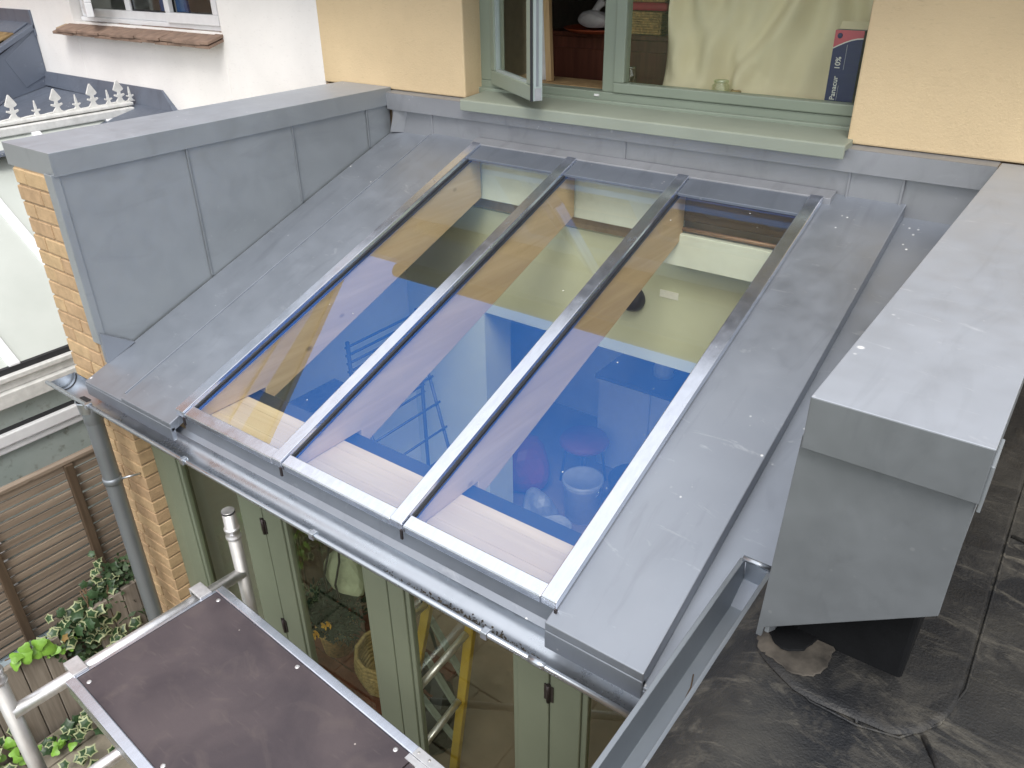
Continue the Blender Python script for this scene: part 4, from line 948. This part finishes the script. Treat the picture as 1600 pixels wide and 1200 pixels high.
part('deck_board', dbox(MB(), 0.012, TU - 0.0025, 0.036, DW - 0.036, ZD - 0.016, ZD - 0.002), M['ply'], dkk, 0.001)
part('trapdoor', dbox(MB(), TU + 0.0025, 1.80, 0.036, DW - 0.036, ZD - 0.016, ZD - 0.002), M['ply'], dkk, 0.001)
for v0 in (0.0, DW - 0.035): part('edge_rail', dbox(MB(), 0, DL, v0, v0 + 0.035, ZD - 0.06, ZD + 0.004), M['alu'], dkk, 0.004)
part('end_rail', dbox(MB(), 0.0, 0.011, 0.035, DW - 0.035, ZD - 0.06, ZD), M['alu'], dkk)
for v0 in (0.028, DW - 0.10):
    hk = part('hook', dbox(dbox(MB(), -0.078, 0.004, v0, v0 + 0.052, ZD + 0.0, ZD + 0.010), -0.082, -0.072, v0, v0 + 0.052, ZD - 0.03, ZD + 0.009), M['alu_tube'], dkk, 0.003)
for u, v in ((0.06, 0.055), (0.055, DW - 0.055), (0.56, DW - 0.055), (1.07, DW - 0.055), (1.07, 0.055), (0.56, 0.055)):
    part('screw', MB().lathe(dk(u, v, ZD - 0.002), [(0.0085, 0), (0.0075, 0.0022), (0.003, 0.002), (0, 0.0012)], 14), M['alu_tube'], dkk)
for u0 in (1.15, 1.30):
    pass
h = part('hinge', dbox(dbox(MB(), 1.125, 1.245, DW - 0.036, DW - 0.004, ZD + 0.0045, ZD + 0.0075), 1.165, 1.225, DW - 0.062, DW - 0.036, ZD + 0.001, ZD + 0.0045), M['alu_tube'], dkk, 0.001)
part('hinge_strap', MB().prism([dk(1.172, DW - 0.05, ZD - 0.0015), dk(1.222, DW - 0.05, ZD - 0.0015), dk(1.212, DW - 0.20, ZD - 0.0015), dk(1.192, DW - 0.20, ZD - 0.0015)], (0, 0, 0.004)), M['alu_tube'], h)
for u, v in ((1.14, DW - 0.02), (1.185, DW - 0.018), (1.23, DW - 0.02), (1.19, DW - 0.09), (1.205, DW - 0.13)):
    part('screw', MB().lathe(dk(u, v, ZD + (0.0075 if v > DW - 0.05 else 0.0025)), [(0.005, 0), (0.004, 0.0015), (0, 0.001)], 10), M['alu_dirty'], h)
part('board_edge', dbox(MB(), 1.115, 1.165, DW - 0.058, DW - 0.0365, ZD - 0.0018, ZD + 0.002), M['alu_tube'], dkk)

# ================================================================== SLATTED FENCE
XF = -1.6
fc = thing('slatted_fence', 'brown horizontal slat fence on the garden boundary, left of the downpipe', 'fence', (XF, -3.0, GZ))
sm = {}
zt = -1.66; i = 0
slat_pts = []
for i in range(17):
    zc = zt - i * 0.0595
    for y0, y1 in ((-4.6, -2.46), (-2.455, -1.955), (-1.95, -0.6)):
        o = part('slat', MB().box(XF - 0.01, XF + 0.008, y0, y1, zc - 0.042, zc), M['slat'], fc, 0.002)
        dx = random.uniform(-0.004, 0.004); o.location.x += dx; o.location.z += random.uniform(-0.003, 0.003)
part('top_rail', MB().box(XF - 0.02, XF + 0.025, -4.6, -0.6, zt + 0.004, zt + 0.028), M['slat'], fc, 0.003)
for y in (-2.46, -1.955): part('fence_post', MB().box(XF + 0.009, XF + 0.042, y - 0.024, y + 0.024, GZ + 0.2, zt + 0.002), M['slat_post'], fc, 0.003)
part('gravel_board', MB().box(XF - 0.03, -1.47, -4.6, -0.6, GZ - 0.05, -2.69), M['ledge'], fc, 0.005)
# upright timber edging of the bed
ed = thing('timber_edging', 'grey upright plank edging of the garden bed below the slat fence', 'edging', (-1.34, -2.6, GZ))
y = -3.9
while y < -1.85:
    w = random.uniform(0.085, 0.125); top = -2.47 + random.uniform(-0.012, 0.012) - (0.05 if y < -2.35 else 0)
    if not (-2.36 < y + w / 2 < -2.13):
        part('plank', MB().box(-1.36 + random.uniform(-0.004, 0.004), -1.325, y, y + w - 0.005, GZ - 0.05, top), M['grey_wood'], ed, 0.004)
    y += w
tag(part('flower_bed', MB().box(-1.47, -1.361, -4.5, -1.3, GZ - 0.05, -2.62), M['soil'], None), 'strip of dark soil between the plank edging and the slat fence', 'flower bed'); bpy.data.objects['flower_bed']['kind'] = 'structure'

# ================================================================== IVY
iv = thing('ivy', 'variegated ivy with cream edged leaves spilling over the plank edging', 'ivy', (-1.38, -2.2, -2.7))
def leaf_mesh(name, mats, rim=True, lobes=5):
    out = []; n = 15
    for k in range(n):
        a = 2 * math.pi * k / n; r = 0.5 * (0.80 + 0.20 * math.cos(lobes * (a))) * (1.0 + 0.15 * math.cos(a))
        out.append((r * math.cos(a), r * math.sin(a), -0.18 * r * r * 2))
    mb = MB(); inn = [(x * 0.72, y * 0.72, z * 0.5 + 0.012) for x, y, z in out]
    vs = out + inn + [(0.02, 0, 0.035)]
    mb.add(vs, [(k, (k + 1) % n, n + (k + 1) % n, n + k) for k in range(n)], 1 if rim else 0)
    mb.add([], [], 0); o = 0
    for k in range(n): mb.f.append([n + k, n + (k + 1) % n, 2 * n]); mb.mi.append(0); mb.sm.append(False)
    return mb.mesh(name, mats)
LM = leaf_mesh('ivy_leaf', [M['leaf'], M['leaf_edge']]); LM2 = leaf_mesh('ivy_leaf', [M['leaf'], M['leaf']]); LB = leaf_mesh('vine_leaf', [M['leaf_bright'], M['leaf_bright']], lobes=3); LBR = leaf_mesh('dead_leaf', [M['leaf_brown'], M['leaf_brown']])
cam_dir = (Vector((2.8, -3.46, 0.96)) - Vector((-1.38, -2.2, -2.6))).normalized()
def put_leaf(me, c, size, parent, name='leaf'):
    o = link(name, me, parent, c)
    nrm = (Vector((0.6, -0.3, 0.7)) + Vector((rd.gauss(0, 0.45), rd.gauss(0, 0.45), rd.gauss(0, 0.35)))).normalized()
    o.rotation_euler = (nrm.to_track_quat('Z', 'Y') @ Matrix.Rotation(rd.uniform(0, 6.28), 4, 'Z').to_quaternion()).to_euler()
    o.scale = (size, size, size)
def ivy_at(yc, zc, sy, sz, n, sx=0.06, smin=0.05, smax=0.095):
    for _ in range(n):
        y = rd.gauss(yc, sy); zz = rd.gauss(zc, sz)
        x = -1.35 + abs(rd.gauss(0.0, sx)) - 0.05
        r = rd.random()
        put_leaf(LM if r < 0.66 else (LM2 if r < 0.95 else LBR), (x, y, zz), rd.uniform(smin, smax), iv)
ivy_at(-2.22, -2.62, 0.09, 0.085, 125); ivy_at(-2.08, -2.72, 0.10, 0.09, 70); ivy_at(-2.33, -2.52, 0.08, 0.05, 40)
ivy_at(-1.90, -2.70, 0.06, 0.06, 16); ivy_at(-2.03, -2.40, 0.04, 0.11, 38, 0.03, 0.045, 0.075)
for a in range(6):
    y0 = -2.2 + rd.uniform(-0.15, 0.12)
    part('stem', MB().tube([(-1.40, y0, -2.75), (-1.36, y0 + 0.03, -2.6), (-1.37, y0 + rd.uniform(-0.05, 0.12), -2.35)], 0.004, 5), M['stem'], iv)
ug = MB()
for _ in range(1500):
    yy = rd.uniform(-2.48, -1.88); zt_ = -2.40 + 0.10 * math.sin(yy * 9) - (0.16 if yy < -2.3 else 0)
    c = Vector((-1.44 + abs(rd.gauss(0, 0.055)), yy, rd.uniform(-2.95, zt_)))
    a = Vector((rd.gauss(0.3, 1), rd.gauss(0, 1), rd.gauss(0, 0.7))).normalized(); b = a.cross(Vector((0.7, rd.gauss(0, 0.4), 0.7)).normalized()); L = rd.uniform(0.03, 0.06)
    ug.add([c, c + a * L * 0.45 + b * L * 0.4, c + a * L, c + a * L * 0.45 - b * L * 0.4], [(0, 1, 2, 3)])
o = part('undergrowth', ug, M['leaf_mid'], iv); o['kind'] = 'stuff'
iv2 = thing('ivy', 'low clump of variegated ivy on the paving beside the deck rail', 'ivy', (-1.0, -2.45, GZ))
def clump(parent, cx, cy, cz, r, n, ms, smin, smax):
    for _ in range(n):
        d = Vector((rd.gauss(0, 1), rd.gauss(0, 1), abs(rd.gauss(0, 0.7)))) * r * 0.6
        put_leaf(rd.choice(ms), (cx + d.x, cy + d.y, cz + d.z), rd.uniform(smin, smax), parent)
clump(iv2, -1.02, -2.48, GZ + 0.10, 0.13, 46, [LM, LM, LM2], 0.05, 0.085)
iv3 = thing('vine', 'bright green vine leaves hanging over the top of the plank edging', 'vine', (-1.33, -2.5, -2.55))
for yy, zz, s_ in ((-2.62, -2.47, 0.10), (-2.58, -2.49, 0.12), (-2.53, -2.53, 0.10), (-2.47, -2.53, 0.14), (-2.44, -2.57, 0.13), (-2.40, -2.60, 0.08), (-2.36, -2.62, 0.07), (-2.33, -2.58, 0.06), (-2.64, -2.52, 0.09), (-2.56, -2.45, 0.09), (-2.50, -2.48, 0.11)):
    put_leaf(LB, (-1.32 + rd.uniform(0, 0.03), yy, zz), s_ * 0.85, iv3)
part('stem', MB().tube([(-1.37, -2.66, -2.5), (-1.34, -2.55, -2.5), (-1.34, -2.42, -2.58), (-1.35, -2.32, -2.62)], 0.004, 5), M['stem'], iv3)
wd = thing('weed', 'small green weed growing between the paving and the scaffold post', 'weed', (-1.1, -2.72, GZ))
clump(wd, -1.13, -2.66, GZ + 0.04, 0.07, 18, [LB, LM2], 0.04, 0.07)
wd2 = thing('shrub', 'cream and green leaved shrub at the lower left edge, behind the scaffold post', 'shrub', (-1.2, -3.0, GZ))
clump(wd2, -1.22, -2.98, GZ + 0.12, 0.16, 60, [LM, LM, LB], 0.06, 0.10)
wd3 = thing('shrub', 'sparse pale leaved seedling on the paving under the deck edge', 'shrub', (-0.75, -2.72, GZ))
clump(wd3, -0.88, -2.68, GZ + 0.03, 0.08, 12, [LM], 0.06, 0.085)

# ================================================================== NEIGHBOUR HOUSE (white)
nh = thing('neighbour_house', 'white rendered neighbouring house with white framed window, upper left', 'house', (-4.0, 0.3, GZ))
NY = 0.108
part('wall', MB().box(-7.0, -4.30, NY, 0.46, GZ, 1.15).box(-2.33, -1.329, NY, 0.46, GZ, 1.15).box(-4.30, -2.33, NY, 0.46, GZ, 0.44).box(-4.30, -2.33, NY, 0.46, 1.08, 1.15), M['render_w'], nh, 0.004)
part('roof', MB().prism([(-7.0, -0.25, 1.16), (-7.0, -0.25, 1.24), (-7.0, 4.0, 4.7), (-7.0, 7.5, 1.2), (-7.0, 3.7, 1.16)], (5.67, 0, 0)), M['slate'], nh)
nw = part('window_frame', MB().box(-4.29, -2.335, 0.17, 0.235, 0.441, 0.475).box(-4.29, -2.335, 0.19, 0.235, 0.475, 0.535).box(-4.29, -4.22, 0.19, 0.235, 0.535, 1.08).box(-2.41, -2.335, 0.19, 0.235, 0.535, 1.08)
          .box(-3.62, -3.55, 0.19, 0.235, 0.535, 1.08).box(-3.07, -3.0, 0.19, 0.235, 0.535, 1.08).box(-4.29, -2.335, 0.19, 0.235, 1.01, 1.08), M['white_upvc'], nh, 0.006)
for i, (x0, x1) in enumerate(((-4.22, -3.62), (-3.55, -3.07), (-3.0, -2.41))):
    part('pane', MB().add([(x0, 0.215, 0.535), (x1, 0.215, 0.535), (x1, 0.215, 1.01), (x0, 0.215, 1.01)], [(0, 1, 2, 3)]).add([(x0, 0.232, 0.535), (x1, 0.232, 0.535), (x1, 0.232, 1.01), (x0, 0.232, 1.01)], [(3, 2, 1, 0)], 1), [M['glass_win'], M['glass_in']], nw)
part('gasket', MB().box(-3.55, -3.07, 0.205, 0.213, 0.535, 0.545).box(-3.0, -2.41, 0.205, 0.213, 0.535, 0.545).box(-3.55, -3.535, 0.205, 0.213, 0.545, 1.0).box(-3.0, -2.985, 0.205, 0.213, 0.545, 1.0), M['rubber'], nw)
part('opening_sash', MB().box(-3.03, -2.40, 0.150, 0.188, 0.475, 0.545).box(-3.03, -2.97, 0.150, 0.188, 0.545, 1.0).box(-2.46, -2.40, 0.150, 0.188, 0.545, 1.0), M['white_upvc'], nw, 0.006)
# the left leaf stands ajar
aj = MB(); a0 = Vector((-4.20, 0.16, 0)); ad = Vector((0.42, -0.20, 0)).normalized(); an = Vector((-ad.y, ad.x, 0))
def ajb(u0, u1, z0, z1, t=0.05):
    v = []
    for z in (z0, z1):
        for u, s_ in ((u0, 0), (u1, 0), (u1, t), (u0, t)): q = a0 + ad * u + an * s_; v.append((q.x, q.y, z))
    return v
aj.hexa(ajb(0, 0.52, 0.50, 0.60)); aj.hexa(ajb(0, 0.07, 0.60, 1.0)); aj.hexa(ajb(0.45, 0.52, 0.60, 1.0))
part('ajar_sash', aj, M['white_upvc'], nw, 0.005)
q = ajb(0.07, 0.45, 0.60, 1.0, 0.024)
part('pane', MB().add([q[0], q[1], q[5], q[4]], [(0, 1, 2, 3)]).add([q[3], q[2], q[6], q[7]], [(3, 2, 1, 0)], 1), [M['glass_win'], M['glass_in']], nw)
part('room', MB().box(-5.0, -1.5, 2.4, 2.5, -0.2, 1.2).box(-5.0, -1.5, 0.46, 2.4, 1.16, 1.2).box(-5.0, -1.5, 0.46, 2.4, -0.2, -0.1).box(-5.1, -5.0, 0.46, 2.5, -0.2, 1.2).box(-1.5, -1.4, 0.47, 2.5, -0.2, 1.2), M['plaster_w'], nh)
part('blue_curtain', MB().prism([(-3.52, 0.42, 0.50), (-3.30, 0.40, 0.50), (-3.16, 0.43, 0.50), (-3.22, 0.43, 1.0), (-3.44, 0.40, 1.0)], (0.0, 0.02, 0)), M['blue'], nh)
# clay tile sill: two courses, each tile a part
x = -4.46; c = 0
sill = part('window_sill', MB().hexa([(-4.44, 0.02, 0.385), (-2.34, 0.02, 0.385), (-2.34, 0.19, 0.41), (-4.44, 0.19, 0.41), (-4.44, 0.02, 0.395), (-2.34, 0.02, 0.395), (-2.34, 0.19, 0.44), (-4.44, 0.19, 0.44)]), M['mortar'], nh)
for row in range(2):
    x = -4.46 + row * 0.08
    while x < -2.34:
        w = 0.165; x1 = min(x + w, -2.31); dz = random.uniform(-0.004, 0.004) - 0.022 * (1 - row); dy = random.uniform(-0.008, 0.006) + 0.008 * (1 - row)
        part('tile', MB().hexa([(x, -0.02 + dy, 0.372 + dz), (x1 - 0.004, -0.02 + dy, 0.372 + dz), (x1 - 0.004, 0.168, 0.425 + dz), (x, 0.168, 0.425 + dz), (x, -0.02 + dy, 0.392 + dz), (x1 - 0.004, -0.02 + dy, 0.392 + dz), (x1 - 0.004, 0.168, 0.445 + dz), (x, 0.168, 0.445 + dz)]), M['tile'], sill, 0.003); x = x1
# far neighbour's brick wing (its roof edge shows in the skylight's reflection)
wg = thing('brick_wing', 'tall brick rear wing of the next house, seen only in the glass', 'house', (-9.5, -3.0, GZ))
part('wall', MB().hexa([(-11, -7, GZ), (-8, -7, GZ), (-8, 5, GZ), (-11, 5, GZ), (-11, -7, 8.2), (-8, -7, 8.2), (-8, 5, 6.4), (-11, 5, 6.4)]), M['brick_red'], wg)
part('parapet_cap', MB().hexa([(-11.05, -7.05, 8.215), (-7.95, -7.05, 8.215), (-7.95, 5.05, 6.4), (-11.05, 5.05, 6.4), (-11.05, -7.05, 8.31), (-7.95, -7.05, 8.31), (-7.95, 5.05, 6.495), (-11.05, 5.05, 6.495)]), M['slate'], wg)

# lead roof of the neighbour beyond the conservatory
ldr = thing('lead_roof', 'dark grey lead flat roof and upstand against the white wall, far left', 'roof', (-4.4, -0.3, -0.2))
part('lead_flat', MB().hexa([(-5.3, -2.2, -0.62), (-3.35, -2.2, -0.34), (-3.0, 0.105, -0.16), (-5.3, 0.105, -0.13), (-5.3, -2.2, -0.60), (-3.35, -2.2, -0.32), (-3.0, 0.105, -0.13), (-5.3, 0.105, -0.10)]), M['lead'], ldr, 0.004)
part('wall_flashing', MB().hexa([(-5.0, 0.06, -0.10), (-3.02, 0.06, -0.16), (-3.02, 0.107, -0.16), (-5.0, 0.107, -0.10), (-5.0, 0.094, 0.012), (-3.20, 0.094, 0.0), (-3.20, 0.107, 0.0), (-5.0, 0.107, 0.012)]), M['lead'], ldr, 0.003)
part('lead_roll', MB().tube([(-4.9, -0.3, -0.135), (-4.6, -0.5, -0.14), (-4.2, -0.9, -0.17)], 0.010, 7), M['lead'], ldr)
part('lead_cheek', MB().prism([(-5.0, 0.106, 0.36), (-5.0, 0.106, -0.10), (-5.0, -2.2, -0.60), (-5.0, -2.2, -0.9), (-5.0, -2.2, -0.75), (-5.0, -0.9, -0.18)], (-0.03, 0, 0)), M['lead'], ldr)
part('cheek_panel', MB().prism([(-4.995, 0.09, 0.34), (-4.995, 0.095, -0.02), (-4.995, -0.10, -0.10), (-4.995, -0.21, 0.135)], (-0.004, 0, 0)), M['lead'], ldr, 0.003)
part('verge_cap', MB().prism([(-5.06, 0.106, 0.40), (-5.06, -2.2, -0.72), (-5.06, -2.2, -0.76), (-5.06, 0.106, 0.355)], (0.075, 0, 0)), M['lead'], ldr, 0.006)
part('wall_flashing', MB().box(-7.0, -4.985, 0.088, 0.1075, 0.30, 0.505).hexa([(-7.0, -0.05, 0.325), (-5.06, -0.05, 0.325), (-5.06, 0.09, 0.393), (-7.0, 0.09, 0.393), (-7.0, -0.05, 0.34), (-5.06, -0.05, 0.34), (-5.06, 0.09, 0.408), (-7.0, 0.09, 0.408)]), M['lead'], ldr, 0.003)
for r in range(9):
    for cix in range(7):
        x1 = -5.065 - cix * 0.17; y1 = -0.045 - r * 0.10; za = 0.33 + 0.487 * (y1 + 0.05)
        part('roof_tile', MB().hexa([(x1 - 0.165, y1 - 0.14, za - 0.075), (x1, y1 - 0.14, za - 0.075), (x1, y1, za - 0.012), (x1 - 0.165, y1, za - 0.012), (x1 - 0.165, y1 - 0.14, za - 0.058), (x1, y1 - 0.14, za - 0.058), (x1, y1, za + 0.002), (x1 - 0.165, y1, za + 0.002)]), M['roof_tile'], ldr)

# ================================================================== NEIGHBOUR CONSERVATORY
cv = thing('conservatory', 'white framed conservatory with milky glazed roof and spiked ridge beyond the parapet', 'conservatory', (-2.8, -1.5, GZ))
XE, ZE, TC = -2.0, -1.17, 0.65
def zc(x): return ZE - TC * (x - XE)
XR = -3.56
def cslab(x0, x1, y0, y1, off, th):
    mb = MB(); return mb.hexa([(x0, y0, zc(x0) + off - th), (x1, y0, zc(x1) + off - th), (x1, y1, zc(x1) + off - th), (x0, y1, zc(x0) + off - th), (x0, y0, zc(x0) + off), (x1, y0, zc(x1) + off), (x1, y1, zc(x1) + off), (x0, y1, zc(x0) + off)])
bars_y = [-3.05, -2.47, -1.90, -1.34, -0.78, -0.22]
for i in range(len(bars_y) - 1):
    part('roof_pane', cslab(XR, XE - 0.02, bars_y[i] + 0.02, bars_y[i + 1] - 0.02, 0.0, 0.025), M['poly'], cv)
part('roof_pane', cslab(XR, XE - 0.02, bars_y[-1] + 0.02, 0.10, 0.0, 0.025), M['poly'], cv)
for yb in bars_y: part('glazing_bar', cslab(XR + 0.04, XE, yb - 0.032, yb + 0.032, 0.022, 0.05), M['white_upvc'], cv, 0.006)
zrg = zc(XR)
rdg = part('ridge', MB().box(XR - 0.05, XR + 0.05, -3.6, 0.02, zrg + 0.03, zrg + 0.055).box(XR + 0.02, XR + 0.085, -3.6, 0.0, zrg - 0.035, zrg + 0.022).box(XR - 0.085, XR - 0.02, -3.6, 0.0, zrg - 0.035, zrg + 0.022), M['white_old'], cv, 0.008)
for b_ in range(14):
    pass
part('back_roof_pane', MB().hexa([(XR - 0.05, -3.6, zrg - 0.02), (XR - 0.05, 0.09, zrg - 0.02), (XR - 1.3, 0.09, zrg - 0.85), (XR - 1.3, -3.6, zrg - 0.85), (XR - 0.05, -3.6, zrg), (XR - 0.05, 0.09, zrg), (XR - 1.3, 0.09, zrg - 0.83), (XR - 1.3, -3.6, zrg - 0.83)]), M['poly'], cv)
def finial(y, big):
    k = 1.0 if big else 0.72; mb = MB(); x = XR; z0 = zrg + 0.054
    pts = [(-0.050, 0), (0.050, 0), (0.022, 0.018), (0.014, 0.04), (0.044, 0.055), (0.040, 0.066), (0.014, 0.062), (0.012, 0.082)]
    if big: pts += [(0.030, 0.088), (0.042, 0.098), (0.036, 0.112), (0.004, 0.168)]
    else: pts += [(0.013, 0.09), (0.004, 0.15)]
    prof = [(a * k, b * k) for a, b in pts]; prof += [(-a, b) for a, b in prof[::-1] if (a, b) != prof[0]][:-2]
    poly = [(x - 0.006, y + a, z0 + b) for a, b in prof]
    mb.prism(poly, (0.012, 0, 0)); part('finial', mb, M['white_old'], rdg, 0.002)
fy = [-1.02, -0.86, -0.70, -0.545, -0.40, -0.27, -0.15, -0.055, 0.03]
for i, yy in enumerate(fy): finial(yy, i in (0, 1, 3, 5, 7))
part('ridge_base', MB().tube([(XR, y, zrg + 0.058 + 0.004 * math.sin(y * 40)) for y in [-1.3 + 0.04 * k for k in range(34)]], 0.007, 6), M['white_old'], cv)
part('eaves_beam', MB().box(XE - 0.02, XE + 0.045, -4.0, 0.10, ZE - 0.055, ZE - 0.022).box(XE - 0.03, XE + 0.02, -4.0, 0.10, ZE - 0.11, ZE - 0.056).box(XE - 0.02, XE + 0.055, -4.0, 0.10, ZE - 0.20, ZE - 0.111), M['white_old'], cv, 0.006)
part('eaves_gap', MB().box(XE - 0.04, XE + 0.008, -4.0, 0.10, ZE - 0.03, ZE + 0.012), M['rubber'], cv)
part('top_light', MB().box(XE - 0.03, XE - 0.005, -4.0, 0.1, ZE - 0.34, ZE - 0.20), M['moss_panel'], cv)
part('transom', MB().box(XE - 0.04, XE + 0.04, -4.0, 0.1, ZE - 0.435, ZE - 0.36).box(XE - 0.04, XE + 0.025, -4.0, 0.1, ZE - 0.485, ZE - 0.436), M['white_upvc'], cv, 0.008)
part('gap_strip', MB().box(XE - 0.04, XE + 0.01, -4.0, 0.1, ZE - 0.361, ZE - 0.339), M['rubber'], cv)
part('side_glass', MB().box(XE - 0.03, XE - 0.005, -4.0, 0.1, GZ, ZE - 0.485), M['moss_panel'], cv)
part('side_mullion', MB().box(XE - 0.03, XE + 0.02, -2.36, -2.31, GZ, ZE - 0.485), M['white_upvc'], cv, 0.004)
